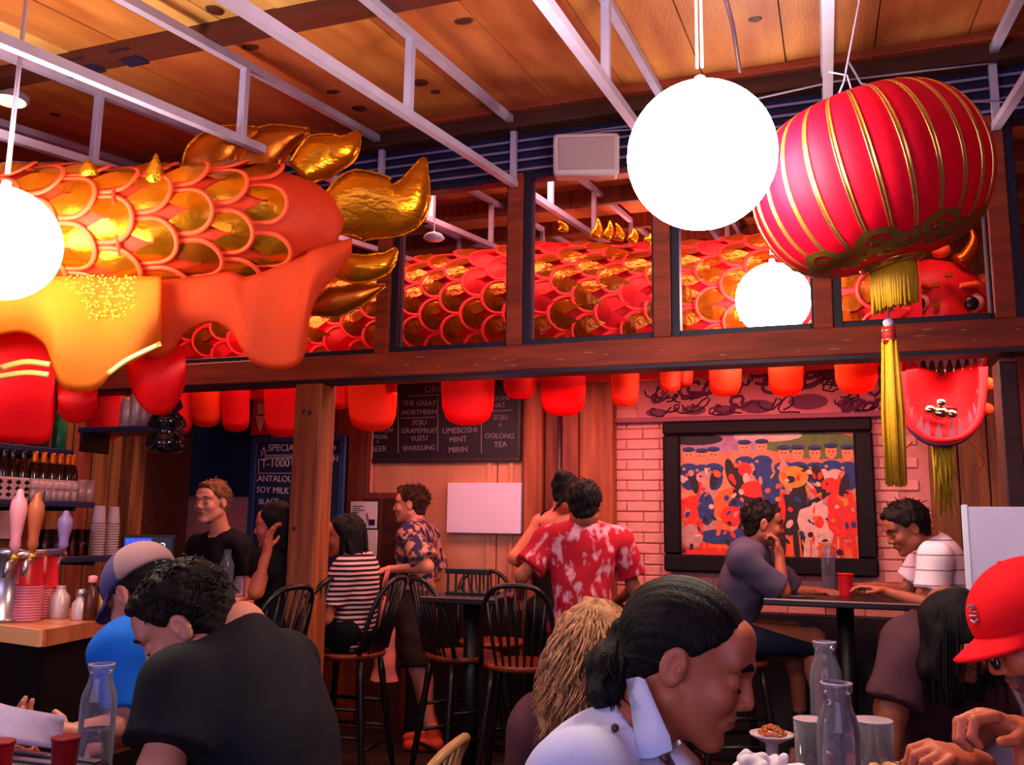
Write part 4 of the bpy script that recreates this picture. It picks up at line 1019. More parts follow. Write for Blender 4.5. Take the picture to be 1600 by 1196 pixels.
# ------------------------------------------------------------------ chalkboards, sign, board, papers, picture
m_slate = M('slate', '#1c1620', .6, var=.25, vs=6); m_chalk = M('chalk', '#c8c0c8', .9); m_chalkdim = M('faint_chalk', '#8a808a', .9)
m_bslate = M('blue_slate', '#10284c', .55, var=.3, vs=4); m_bframe = M('blue_frame', '#1c3c6c', .45)
def wline(mb, a, b, w=.004, y=0):
    a = Vector(a); b = Vector(b); return mb.tube([a, b], w, 4)
Yb = BY-.055
p0 = atY(562, 596, Yb); p1 = atY(812, 718, Yb); X0, X1, Z0, Z1 = p0.x, p1.x, p1.z, p0.z+.12
t = thing('chalkboard', 'wide black chalkboard of drinks hung over the pale plywood wall', 'chalkboard', ((X0+X1)/2, Yb, Z0))
wpart(MB().cbox((X0, Yb, Z0), (X1, Yb+.025, Z1), .003), 'slate', m_slate, t)
fr = MB()
for lo, hi in (((X0-.01, Yb-.012, Z0-.015), (X1+.01, Yb+.025, Z0+.02)), ((X0-.01, Yb-.012, Z1-.02), (X1+.01, Yb+.025, Z1+.015)), ((X0-.01, Yb-.012, Z0+.02), (X0+.02, Yb+.025, Z1-.02)), ((X1-.02, Yb-.012, Z0+.02), (X1+.01, Yb+.025, Z1-.02))): fr.cbox(lo, hi, .004)
wpart(fr, 'board_frame', M('board_frame', '#2a1c20', .5), t)
tx = MB(); CH = [('DRINKS', 688, 610, 19)]
def chalk(mb, s, px, py, hpx, Y, m=0, mat=None):
    p = atY(px, py, Y); k = hpx*(p-CAM).dot(_f)/FPX*1.38
    text_mesh(mb, s, k, face_y(p.x, Y-.002, p.z, random.uniform(-.05, .05)), m, shear=random.uniform(-.05, .1))
rows = [('DRINKS', 690, 612, 12), ('THE GREAT', 655, 634, 8), ('NORTHERN', 655, 648, 8), ('SOJU', 655, 664, 8), ('GRAPEFRUIT', 655, 677, 8), ('YUZU', 655, 689, 8), ('SPARKLING', 655, 704, 8),
        ('DRUNKEN', 590, 676, 8), ('GINGER', 590, 686, 7), ('+', 590, 694, 7), ('BEER', 592, 706, 9), ('UMEBOSHI', 718, 677, 9), ('MINT', 716, 691, 9), ('MIRIN', 716, 707, 9),
        ('STONE', 783, 626, 7), ('HAT', 780, 637, 8), ('SOJU', 782, 656, 8), ('+', 782, 669, 9), ('OOLONG', 780, 685, 8), ('TEA', 782, 699, 9)]
for s, px, py, hh in rows: chalk(tx, s, px, py, hh, Yb)
for x0, y0, x1, y1 in ((622, 622, 622, 708), (684, 622, 684, 706), (752, 640, 752, 708), (627, 654, 680, 652), (640, 619, 735, 616), (766, 643, 800, 641)):
    wline(tx, atY(x0, y0, Yb-.002), atY(x1, y1, Yb-.002), .003)
wpart(tx, 'chalk_writing', m_chalkdim, t)
# blue special board
Yb = 5.38
p0 = atY(396, 683, Yb); p1 = atY(533, 900, Yb); X0, X1, Z0, Z1 = p0.x, p1.x, p1.z-.15, p0.z
t = thing('chalkboard', 'blue framed chalkboard of specials standing behind the timber post', 'chalkboard', ((X0+X1)/2, Yb, Z0))
wpart(MB().cbox((X0, Yb, Z0), (X1, Yb+.03, Z1), .003), 'slate', m_bslate, t)
fr = MB(); w = .045
for lo, hi in (((X0, Yb-.02, Z1-w), (X1, Yb+.03, Z1)), ((X0, Yb-.02, Z0), (X1, Yb+.03, Z0+w)), ((X0, Yb-.02, Z0+w), (X0+w, Yb+.03, Z1-w)), ((X1-w, Yb-.02, Z0+w), (X1, Yb+.03, Z1-w))): fr.cbox(lo, hi, .005)
wpart(fr, 'board_frame', m_bframe, t)
tx = MB()
for s, px, py, hh in (('\u2606', 412, 707, 12), ('SPECIAL', 442, 705, 11), ('T-1000', 430, 730, 13), ('CANTALOUPE', 432, 753, 10), ('SOY MILK', 426, 771, 10), ('BLACK', 420, 788, 9), ('+', 416, 800, 9), ('+', 523, 705, 10), ('H', 524, 722, 11)): 
    if s == '\u2606':
        c = atY(px, py, Yb); pts = [c+Vector((math.sin(2*PI*k*2/5)*.035, -.002, math.cos(2*PI*k*2/5)*.035)) for k in range(6)]; tx.tube(pts, .003, 4)
    else: chalk(tx, s, px, py, hh, Yb)
bx_ = [atY(x, y, Yb-.002) for x, y in ((404, 718), (456, 716), (456, 740), (404, 740), (404, 718))]; tx.tube(bx_, .003, 4)
for y in (712, 715): wline(tx, atY(414, y, Yb-.002), atY(460, y-1, Yb-.002), .003)
wpart(tx, 'chalk_writing', m_chalk, t)
# restroom arrow sign
Ys = 5.44; p0 = atY(396, 612, Ys); p1 = atY(417, 680, Ys)
t = thing('arrow_sign', 'narrow red and white arrow sign above the blue chalkboard', 'sign', ((p0.x+p1.x)/2, Ys, p1.z))
wpart(MB().cbox((p0.x, Ys, p1.z), (p1.x, Ys+.012, p0.z+.03), .002), 'sign_plate', M('sign_red', '#c01828', .5), t)
c = atY(406, 676, Ys); w = (p1.x-p0.x)
wpart(MB().prism([(-.36*w, .13), (.36*w, .13), (0, 0)], 0, .004, mat=Matrix.Translation((c.x, Ys-.001, c.z)) @ Matrix.Rotation(PI/2, 4, 'X')).box((c.x-.2*w, Ys-.005, c.z+.12), (c.x+.2*w, Ys-.001, c.z+.36)), 'arrow', M('sign_white', '#e8d8d0', .5), t)
m2 = Matrix.Translation((c.x-.012, Ys-.006, c.z+.56)) @ Matrix.Rotation(PI/2, 4, 'Y') @ Matrix.Rotation(PI/2, 4, 'X')
wpart(text_mesh(MB(), 'RESTROOM', .055, Matrix.Translation((c.x-.022, Ys-.006, c.z+.36)) @ Matrix(((0, 0, 0, 0), (0, 0, 0, 0), (0, 0, 0, 0), (0, 0, 0, 1))) if False else Matrix(((0, 1, 0, c.x-.025), (0, 0, -1, Ys-.006), (-1, 0, 0, c.z+.345), (0, 0, 0, 1))), 0), 'sign_letters', M('sign_letter_red', '#a81828', .5), t)
wpart(MB().tube(crv([atY(545, 655, 5.3), atY(540, 680, 5.3), atY(530, 688, 5.3)], 8), .004, 6), 'dangling_lead', M('dark_lead', '#3a1c18', .5), t, True)
# white board on the plywood
Yw = BY-.10; p0 = atY(699, 755, Yw); p1 = atY(813, 835, Yw)
t = thing('white_panel', 'blank pale box panel mounted on the plywood wall below the drinks chalkboard', 'panel', ((p0.x+p1.x)/2, Yw, p1.z))
wpart(MB().cbox((p0.x, Yw, p1.z), (p1.x, BY-.032, p0.z), .004), 'panel_face', M('pale_panel', '#dccadc', .5), t)
# papers on a brown cabinet
Yc = 5.60; a = atY(566, 770, Yc); b = atY(632, 900, Yc)
t = thing('brown_cabinet', 'dark brown wooden cabinet under the plywood beside the patterned shirt man', 'cabinet', ((a.x+b.x)/2, Yc, 0))
MBx = MB().cbox((a.x, Yc, 0), (b.x, BY-.035, a.z), .006); wpart(MBx, 'carcass', m_redwood, t)
for k in range(2):
    xx = a.x+(b.x-a.x)*(.03+.5*k); o = wpart(MB().cbox((xx, Yc-.018, .05), (xx+(b.x-a.x)*.45, Yc, a.z-.04), .005), 'door', m_darkwood, t)
for i, (x0, y0, x1, y1, l) in enumerate(((548, 784, 588, 826, 'printed white poster pinned above the striped shirt woman'), (556, 828, 588, 872, 'plain paper pinned under the printed poster'))):
    A = atY(x0, y0, Yc-.03); B = atY(x1, y1, Yc-.03); t = thing('poster', l, 'poster', ((A.x+B.x)/2, Yc-.03, B.z))
    wpart(MB().cbox((A.x, Yc-.03, B.z), (B.x, Yc-.022, A.z), .001), 'sheet', M('poster_paper', '#e0d0d0', .6), t)
    if i == 0:
        pr_ = MB()
        for k in range(4): pr_.box((A.x+.02, Yc-.0325, A.z-.035-.014*k), (A.x+.02+[.08, .06, .09, .05][k], Yc-.031, A.z-.030-.014*k))
        wpart(pr_.box((B.x-.06, Yc-.033, B.z+.02), (B.x-.012, Yc-.031, B.z+.06)), 'print', m_navy, t)
        wpart(MB().tube([((A.x+B.x)/2+.03, Yc-.033, A.z-.08), ((A.x+B.x)/2+.04, Yc-.033, A.z-.13)], .006, 6), 'printed_chili', M('chili_red', '#a01820', .5), t)
# framed picture: generic parade of uniformed riders, flat colour shapes
Yp = BY-.075; p0 = atY(1036, 660, Yp); p1 = atY(1374, 903, Yp); X0, X1, Z0, Z1 = p0.x, p1.x, p1.z, p0.z
t = thing('framed_painting', 'large black framed painting of uniformed riders on the pink brick wall', 'painting', ((X0+X1)/2, Yp, Z0))
fw = .105; fr = MB()
for lo, hi in (((X0, Yp-.03, Z0), (X1, Yp+.05, Z0+fw)), ((X0, Yp-.03, Z1-fw*.8), (X1, Yp+.05, Z1)), ((X0, Yp-.03, Z0+fw), (X0+fw, Yp+.05, Z1-fw*.8)), ((X1-fw, Yp-.03, Z0+fw), (X1, Yp+.05, Z1-fw*.8))): fr.cbox(lo, hi, .012)
wpart(fr, 'picture_frame', M('black_frame', '#12070b', .6, spec=.15), t)
cx0, cx1, cz0, cz1 = X0+fw, X1-fw, Z0+fw, Z1-fw*.8; cw, ch = cx1-cx0, cz1-cz0
wpart(MB().box((cx0, Yp+.01, cz0), (cx1, Yp+.03, cz1)), 'canvas', M('canvas_ground', '#a8584a', .7, col2='#d88050', vs=7, ramp=(.3, .7)), t)
cols = [M('paint_'+n, c, .7, var=.25, vs=25) for n, c in (('red', '#d82818'), ('blue', '#20346c'), ('skin', '#e08058'), ('white', '#d8a898'), ('gold', '#c88420'), ('black', '#22121a'), ('orange', '#e85a20'), ('green', '#5a6830'), ('pinkgrey', '#b88078'), ('lilac', '#a07088'))]
pm = MB(); lay = [0]
def blob(u, v, ru, rv, c, rot=0):
    lay[0] += 1; yy = Yp+.0095-lay[0]*.00002; n = 14
    cs, sn = math.cos(rot), math.sin(rot); pts = []
    for k in range(n):
        w = 2*PI*k/n; a, b = ru*cw*math.cos(w), rv*ch*math.sin(w); x = cx0+u*cw+a*cs-b*sn; z = cz1-v*ch+a*sn+b*cs
        pts.append((min(max(x, cx0), cx1), yy, min(max(z, cz0), cz1)))
    pm.add(pts, [tuple(range(n))], c)
blob(.3, .05, .4, .1, 9); blob(.75, .08, .3, .09, 7); blob(.52, .02, .2, .05, 3); blob(.1, .04, .16, .05, 5)
blob(.85, .16, .2, .06, 7); blob(.5, .93, .6, .08, 6); blob(.2, .98, .3, .04, 0)
for u, v in ((.05, .17), (.13, .18), (.20, .17), (.385, .115), (.485, .11), (.61, .165), (.69, .165), (.785, .17), (.875, .155), (.965, .17)):      # riders
    blob(u, v+.19, .055, .11, 1); blob(u, v+.12, .06, .05, 1); blob(u-.03, v+.12, .01, .012, 4); blob(u, v, .032, .062, 2); blob(u, v-.045, .04, .022, 1); blob(u, v-.034, .034, .008, 5)
    blob(u-.012, v+.0, .006, .005, 5); blob(u+.012, v, .006, .005, 5); blob(u, v+.03, .006, .003, 0)
def horse(u, v, k, c, d=1):
    blob(u, v+.22*k, .11*k, .15*k, c); blob(u+.05*k*d, v+.02*k, .045*k, .17*k, c, .25*d); blob(u+.085*k*d, v-.08*k, .05*k, .06*k, c, -.5*d); blob(u+.0*k*d, v-.06*k, .03*k, .12*k, 5 if c != 5 else 8, .2*d)
    for q in (-.07, -.03, .04, .08): blob(u+q*k, v+.45*k, .016*k, .14*k, c, q)
    blob(u+.10*k*d, v-.085*k, .008, .009, 5)
horse(.08, .45, .85, 0); horse(.2, .42, .8, 8, -1); horse(.3, .38, 1.0, 6); horse(.41, .42, 1.0, 5, -1); horse(.62, .42, 1.1, 5); horse(.8, .46, 1.15, 3); horse(.94, .5, .95, 0, -1)
blob(.66, .36, .085, .09, 4); blob(.64, .38, .03, .03, 5); blob(.385, .30, .04, .06, 0); blob(.39, .37, .02, .045, 3); blob(.43, .46, .075, .07, 0); blob(.53, .45, .055, .14, 1); blob(.33, .6, .05, .07, 1); blob(.30, .68, .07, .08, 0); blob(.35, .83, .05, .05, 1); blob(.15, .62, .05, .14, 1); blob(.59, .62, .02, .12, 0); blob(.96, .66, .04, .2, 0); blob(.795, .72, .026, .05, 0); blob(.78, .55, .1, .02, 5, .5); blob(.5, .72, .07, .1, 1); blob(.22, .85, .12, .06, 1); blob(.06, .85, .07, .1, 8)
random.seed(11)
for k in range(150): blob(random.random(), random.uniform(.3, .97), random.uniform(.005, .02), random.uniform(.008, .04), random.choice([0, 0, 1, 3, 5, 5, 6, 8, 4]), random.uniform(-1, 1))
o = wpart(pm, 'painted_figures', cols, t)
# frieze of line drawings above the brick
Yf = BY-.03; A = atY(995, 560, Yf); B = atY(1440, 632, Yf)
t = thing('mural_strip', 'long pale mural strip of tangled line drawings over the brick wall', 'mural', ((A.x+B.x)/2, Yf, 2.045))
wpart(MB().cbox((A.x, Yf, 2.047), (B.x, Yf+.012, 2.50), .002), 'mural_panel', M('mural_ground', '#c87878', .7, var=.2, vs=4), t)
ml = MB(); md_ = MB(); random.seed(5)
for k in range(60):
    x = random.uniform(A.x+.05, B.x-.05); z = random.uniform(2.07, 2.32); pts = []; a = random.uniform(0, 6); r = random.uniform(.02, .06)
    for j in range(10): pts.append((min(max(x+r*math.cos(a+j*.7), A.x), B.x), Yf-.001, max(2.055, z+r*.7*math.sin(a+j*.7*random.choice([1, 1.2]))))); r *= 1.04; x += .01
    (ml if k % 3 else md_).tube(pts, .005 if k % 3 else .011, 4)
wpart(ml, 'ink_lines', M('ink_dark', '#3a1828', .7), t)['kind'] = 'stuff'; wpart(md_, 'brush_lines', M('ink_plum', '#6a2c48', .7), t)['kind'] = 'stuff'
b2 = MB()
for x, z, r in ((.12, 2.08, .05), (.36, 2.09, .06), (.55, 2.09, .045), (.75, 2.1, .08), (1.05, 2.12, .09), (1.3, 2.1, .07)):
    n = 12; b2.add([(A.x+x+r*1.3*math.cos(2*PI*k/n), Yf-.0012, z+r*.55*math.sin(2*PI*k/n)) for k in range(n)], [tuple(range(n))])
wpart(b2, 'dark_patches', M('ink_plum', '#6a2c48', .7), t)['kind'] = 'stuff'
# ------------------------------------------------------------------ bar at the left
m_bartop = M('bar_top_wood', '#d07850', .35, col2='#b05a38', vs=3, stretch=(1, 4, 1)); m_baredge = M('bar_edge', '#e8a070', .5)
BZ = .98
t = thing('bar_counter', 'wooden topped bar counter with black sides at left', 'bar counter', (-2.7, 3.2, 0))
A = Vector((-2.53, 2.42)); Bv = Vector((-4.36, 2.80)); Cv = Vector((-2.85, 3.85))
outer = [A, Bv, Vector((-4.36, 3.34)), Vector((-3.02, 3.06)), Vector((-3.26, 3.85)), Cv]
wpart(MB().prism([(p.x, p.y) for p in outer], BZ-.045, BZ), 'bar_top', m_bartop, t)
def edge(a, b): 
    d = (b-a).normalized(); n = Vector((d.y, -d.x)); return MB().add([(p.x, p.y, z) for p in (a+n*.0, b+n*.0, b+n*.012, a+n*.012) for z in (BZ-.055, BZ+.001)], [(0, 2, 3, 1), (4, 6, 7, 5), (2, 4, 5, 3), (6, 0, 1, 7), (1, 3, 5, 7), (0, 6, 4, 2)])
wpart(edge(Bv, A), 'front_edge', m_baredge, t); wpart(edge(A, Cv), 'side_edge', m_bartop, t)
ins = [Vector((-2.62, 2.52)), Vector((-4.36, 2.88)), Vector((-4.36, 3.28)), Vector((-2.98, 2.98)), Vector((-3.2, 3.8)), Vector((-2.93, 3.8))]
wpart(MB().prism([(p.x, p.y) for p in ins], .0, BZ-.046), 'bar_base', m_black, t)
# cup stacks
m_cup = M('red_plastic', '#d81424', .35, var=.05); m_rim = M('pink_cup_rim', '#e07888', .4); m_print = M('cup_print', '#f0b8b8', .5)
def cup_profile(r0, r1, h): return [(r0, 0), (r0+.003, .004), (r1, h-.006), (r1+.003, h-.003), (r1+.003, h), (r1-.001, h)]
def cup_stack(px, py, D0, n, label, hp_):
    c = at(px, py, D0); c.z = BZ; t = thing('cup_stack', label, 'cups', (c.x, c.y, BZ+.001), 0, 'stacks of red cups')
    cup = MB().lathe([(.047, 0), (.049, .002), (.049, .007), (.046, .009), (.034, .118), (.031, .120)], 24).mesh('cup', [m_cup], True)
    rim = MB().lathe([(.0465, 0), (.0497, .002), (.0497, .007), (.0465, .0093)], 24).mesh('cup_rim', [m_rim], True)
    for k in range(n):
        o = link('cup_rim', rim, t, (0, 0, .0098*k))
    o = link('top_cup', cup, t, (0, 0, .0098*n))
    b = MB()
    for k in range(9): 
        z = .0098*n+.02+k*.0095; r = .0485-.0125*z/.12+.0098*n*.0125/.12; w = -1.9; b.add([(r*math.cos(w+s), r*math.sin(w+s), z+dz) for s, dz in ((-.1, 0), (.1, 0), (.1, .006), (-.1, .006))], [(0, 1, 2, 3)])
    b.build('cup_print', m_print, t)
cup_stack(41, 962, 3.30, 13, 'taller stack of upside down red plastic cups on the bar', 1)
cup_stack(66, 962, 3.42, 11, 'shorter stack of red plastic cups right of the taller stack', 1)
# tap tower
m_steel = M('brushed_steel', '#b8a8b0', .3, metal=.9)
c = at(4, 960, 3.28); c.z = BZ; t = thing('beer_tap_tower', 'steel beer tap tower with tall coloured handles on the bar', 'beer taps', tuple(c))
MB().lathe([(.07, 0.001), (.07, .012), (.052, .02), (.052, .235), (.058, .24), (.058, .255), (.03, .262)], 28).build('column', m_steel, t, True)
q0 = at(22, 868, 3.2)-c; q1 = at(50, 866, 3.24)-c; q2 = at(98, 862, 3.55)-c
MB().tube([Vector((0, 0, .225)), q0*1.0, q1, q2], .014, 10).build('tap_rail', m_steel, t, True)
m_hp = M('pink_tap_handle', '#d8808c', .4); m_ho = M('amber_tap_handle', '#a8502c', .45); m_hv = M('violet_tap_handle', '#8a6aa0', .4); m_brass = M('brass', '#c08830', .3, metal=.9)
for q, mm, hh, nm in ((q0, m_hp, .235, 'pink tap handle'), (q1, m_ho, .22, 'amber tap handle'), (q2, m_hv, .16, 'violet tap handle')):
    mt = Matrix.Translation(q); k = hh/.235
    o = MB().lathe([(.008, .0), (.014, .02*k), (.020, .035*k), (.017, .06*k), (.022, .10*k), (.030, .155*k), (.026, .19*k), (.014, .21*k), (.012, .225*k), (.006, .235*k)], 18, mat=mt).build('tap_handle', mm, t, True, label=nm)
    MB().lathe([(.012, -.025), (.018, -.018), (.018, -.004), (.012, .004)], 16, mat=mt).build('collar', m_brass, o, True)
    MB().tube([q+Vector((0, 0, -.02)), q+Vector((.03, -.05, -.03)), q+Vector((.035, -.06, -.075))], [.012, .011, .009], 10).build('spout', m_steel, t, True)
# bottles, cans on the wall shelves
m_bottle = M('brown_bottle_glass', '#2a120c', .12, spec=.6); m_foil = M('orange_foil', '#e87818', .35, metal=.5); m_label = M('pale_label', '#e0b8b8', .5); m_can = M('can_grey', '#c8a8a8', .35, metal=.3)
m_shelf = M('blue_black_shelf', '#2c3058', .4)
Xs = -4.37
def shelf(pxr, label, depth=.24, y0=2.4):
    t = at(*pxr); y1 = t.y; z = t.z; xo = t.x
    s = thing('wall_shelf', label, 'shelf', (Xs, (y0+y1)/2, z))
    wpart(MB().cbox((Xs, y0, z-.03), (xo, y1, z), .004), 'shelf_board', m_shelf, s)
    for yy in (y0+.5, y1-.1): wpart(MB().cbox((Xs, yy, z-.12), (Xs+.02, yy+.02, z-.03), .003).cbox((Xs, yy, z-.05), (xo-.05, yy+.02, z-.03), .003), 'bracket', m_black, s)
    return xo, y1, z
s1 = shelf((116, 704, 4.95), 'top dark shelf on the board wall above the bottles')
s2 = shelf((150, 785, 4.75), 'middle dark shelf on the board wall under the bottles')
s3 = shelf((180, 868, 4.6), 'lowest dark shelf on the board wall behind the taps')
def bottle(x, y, z, label, foil=True, k=1.0):
    t = thing('beer_bottle', label, 'bottle', (x, y, z), random.uniform(0, 6), 'bottles on the middle shelf')
    MB().lathe([(.029*k, 0), (.031*k, .006), (.031*k, .13*k), (.026*k, .155*k), (.0145*k, .19*k), (.013*k, .225*k), (.014*k, .232*k), (.012*k, .236*k)], 16).build('glass', m_bottle, t, True)
    if foil: MB().lathe([(.0165*k, .180*k), (.0148*k, .195*k), (.0142*k, .228*k), (.0148*k, .238*k), (.004, .2395*k)], 16).build('foil', m_foil, t, True)
    MB().lathe([(.0315*k, .045*k), (.0318*k, .05*k), (.0318*k, .10*k), (.0315*k, .105*k)], 16, cap=False).build('label', m_label, t, True)
    return t
nm = 'orange foil beer bottle on the middle shelf, %s of the foiled row'
ords = ['first from the left', 'second from the left', 'third from the left', 'fourth from the left', 'fifth from the left', 'sixth from the left']
for k, px in enumerate((52, 66, 80, 92, 104, 112)):
    p = at(px, 740, 4.35+.06*k); x = min(p.x, s2[0]-.05); d = ray(px, 740); tt = (x-CAM.x)/d.x; bottle(x, CAM.y+d.y*tt, s2[2], nm % ords[k])
for k, px in enumerate((4, 17, 34)):
    p = at(px, 740, 4.2); x = min(p.x, s2[0]-.05); d = ray(px, 740); tt = (x-CAM.x)/d.x; bottle(x, CAM.y+d.y*tt, s2[2], 'plain dark bottle without foil, %s from the left edge on the middle shelf' % ['first', 'second', 'third'][k], False)
def on_shelf(px, py, xin, z): d = ray(px, py); tt = (xin-CAM.x)/d.x; return (xin, CAM.y+d.y*tt, z)
for k, px in enumerate((50, 61, 72, 83, 93, 103, 114)):
    L = on_shelf(px, 765, s2[0]-.035, s2[2]); t = thing('label_tag', 'round white tag and pale cap at the shelf edge, %s of seven' % ['first', 'second', 'third', 'fourth', 'fifth', 'sixth', 'seventh'][k], 'can', L, 0, 'small cans at the shelf edge')
    MB().lathe([(.021, 0), (.024, .005), (.024, .05), (.02, .056)], 14).build('can_body', m_can, t, True); MB().lathe([(.024, .057), (.026, .06), (.026, .085), (.018, .092)], 14).build('can_lid', m_label, t, True)
    t.name = 'small_can'; t['label'] = 'small pale can in front of the bottles, %s from the left of seven' % ['first', 'second', 'third', 'fourth', 'fifth', 'sixth', 'seventh'][k]
for k, px in enumerate((124, 137)):
    t = thing('tumbler', 'grey tumbler glass at the %s of the middle shelf end' % ['left', 'right'][k], 'glass', on_shelf(px, 770, s2[0]-.06, s2[2]), 0, 'tumblers on the shelf end'); MB().lathe([(.026, 0), (.03, .003), (.036, .115), (.033, .115), (.027, .01)], 18).build('tumbler_glass', m_can, t, True)
L = on_shelf(6, 762, s2[0]-.07, s2[2]); t = thing('patterned_box', 'white box with dark diamond pattern at the left edge of the middle shelf', 'box', L)
MB().cbox((-.06, -.09, 0), (.06, .09, .10), .003).build('carton', m_label, t)
b = MB()
for i in range(4):
    for j in range(3): b.add([(.061, -.075+i*.05+dx, .02+j*.03+dz) for dx, dz in ((-.018, 0), (0, -.013), (.018, 0), (0, .013))], [(0, 1, 2, 3)]).add([(-.05+i*.033+dx, -.0905, .02+j*.03+dz) for dx, dz in ((-.014, 0), (0, -.012), (.014, 0), (0, .012))], [(0, 1, 2, 3)])
b.build('diamond_print', m_black, t)
# things on the upper shelf and lower shelf
for k, (px, hgt, mm, w_) in enumerate(((8, .12, m_black, .05), (60, .16, m_darkwood, .05), (92, .2, M('green_bottle', '#1c7a48', .2), .035))):
    L = on_shelf(px, 690, s1[0]-.08, s1[2]); t = thing('shelf_jar', ['black canister at the left edge of the top shelf', 'brown canister on the top shelf behind a red flap', 'green bottle at the right end of the top shelf'][k], 'canister', L)
    MB().lathe([(w_*.95, 0), (w_, .005), (w_, hgt*.7), (w_*.6, hgt*.85), (w_*.6, hgt)], 16).build('jar_body', mm, t, True); MB().lathe([(w_*.65, hgt), (w_*.65, hgt+.02), (w_*.3, hgt+.025)], 16).build('jar_lid', m_can, t, True)
m_paper = M('paper_white', '#d8b8b8', .7)
for k, (px, py0, py1, w_) in enumerate(((150, 792, 868, .075), (172, 794, 868, .07))):
    L = on_shelf(px, 868, s3[0]-.09, s3[2]); D = (Vector(L)-CAM).dot(_f); hgt = (py1-py0)*D/FPX
    t = thing('paper_stack', ['left tall stack of white paper cups on the lowest shelf', 'right tall stack of white paper cups on the lowest shelf'][k], 'paper cups', L, 0, 'white stacks on the lowest shelf')
    n = 12; rm = MB().lathe([(.034, 0), (.036, .003), (.036, .008), (.034, .010)], 18).mesh('cup_rim', [m_paper], True)
    for j in range(n): link('cup_rim', rm, t, (0, 0, j*(hgt-.09)/n))
    MB().lathe([(.031, 0), (.034, .01), (.025, .09), (.023, .09)], 18).build('cup', m_paper, t, True, loc=(0, 0, hgt-.09))
L = at(193, 805, 4.75); t = thing('clipboard', 'white order sheets clipped to the board wall beside the screen', 'clipboard', (Xs+.02, L.y, L.z))
MB().cbox((-.006, -.10, -.14), (.008, .10, .14), .002).build('sheet', m_paper, t); MB().cbox((.008, -.03, .12), (.014, .03, .16), .002).build('clip', m_steel, t)
t.location.x = -4.355; 
for k, px in enumerate((70, 88, 112, 126)):
    L = on_shelf(px, 868, s3[0]-.07, s3[2]); t = thing('drinking_glass', 'clear glass on the lowest shelf, %s of four' % ['first', 'second', 'third', 'last'][k], 'glass', L, 0, 'glasses on the lowest shelf'); MB().lathe([(.03, 0), (.033, .004), (.037, .13), (.035, .13), (.029, .008)], 18).build('tumbler_glass', glass('drink_glass', (.9, .82, .84), .25), t, True)
# till screen
c = at(236, 866, 4.1); t = thing('till_screen', 'till with a lit blue screen behind the grey cap', 'till', (c.x, c.y, c.z-.15), YAW+.25)
t.location.z = BZ; kz = c.z-BZ
o = MB().cbox((-.13, 0, -.075), (.10, .05, .085), .008).build('housing', m_black, t, loc=(0, 0, kz)); 
MB().box((-.115, -.004, -.065), (.0, -.001, .072)).build('screen', M('blue_screen', '#2038c8', .4, emit=.7), o); MB().box((.003, -.004, -.065), (.085, -.001, .072)).build('side_panel', M('dark_screen', '#0c1020', .3, emit=.15), o)
b = MB()
for i in range(5):
    for j in range(5): b.box((-.112+i*.0225, -.006, -.058+j*.026), (-.0935+i*.0225, -.004, -.036+j*.026))
b.build('screen_keys', M('screen_keys', '#4060e8', .4, emit=.6), o); text_mesh(MB(), '3', .06, Matrix.Translation((.05, -.006, .01)) @ Matrix.Rotation(PI/2, 4, 'X')).build('screen_digits', M('screen_white', '#d0d8e8', .4, emit=.7), o)
MB().cbox((-.03, .05, -.02), (.03, .09, .02), .004).build('neck', m_black, o); MB().tube([(0, .07, 0), (0, .07, kz)], .02, 10).build('stand', m_black, t, True); MB().cbox((-.09, 0, 0), (.09, .14, .012), .004).build('foot', m_black, t)
# back counter carrying the till and the small bottles
c2 = at(262, 650, 4.75); t = thing('hanging_glass_lamp', 'dark glossy stacked glass lamp hanging before the deep blue panel', 'lamp', tuple(c2))
MB().lathe([(.03, .10), (.06, .09), (.075, .05), (.05, .02), (.09, -.01), (.10, -.05), (.06, -.08), (.095, -.12), (.10, -.16), (.085, -.19), (.03, -.20)], 24).build('glass_shade', M('dark_gloss', '#0c1020', .08, spec=.9), t, True); MB().tube([(0, 0, .1), (0, 0, zc(4.6)-c2.z)], .004, 6).build('cord', m_black, t)
for k, (px, py, hh) in enumerate(((196, 668, .16), (210, 668, .2), (226, 668, .16))):
    p = at(px, py, 4.85); t = thing('steel_canister', 'pale steel canister by the blue panel, %s of three' % ['left', 'middle', 'right'][k], 'canister', tuple(p), 0, 'steel canisters at the wall top'); MB().lathe([(.03, 0), (.034, .004), (.034, hh*.8), (.026, hh*.9), (.026, hh)], 16).build('can_body', m_can, t, True)
p = at(212, 669, 4.85); t = thing('high_ledge', 'dark ledge high on the board wall beneath the steel canisters', 'shelf', (p.x, p.y, p.z)); MB().cbox((-.30, -.10, -.03), (.22, .14, -.001), .004).build('shelf_board', m_shelf, t); t.location = p
MB().cbox((-.3, -.08, -.13), (-.28, .12, -.03), .003).build('bracket', m_black, t)
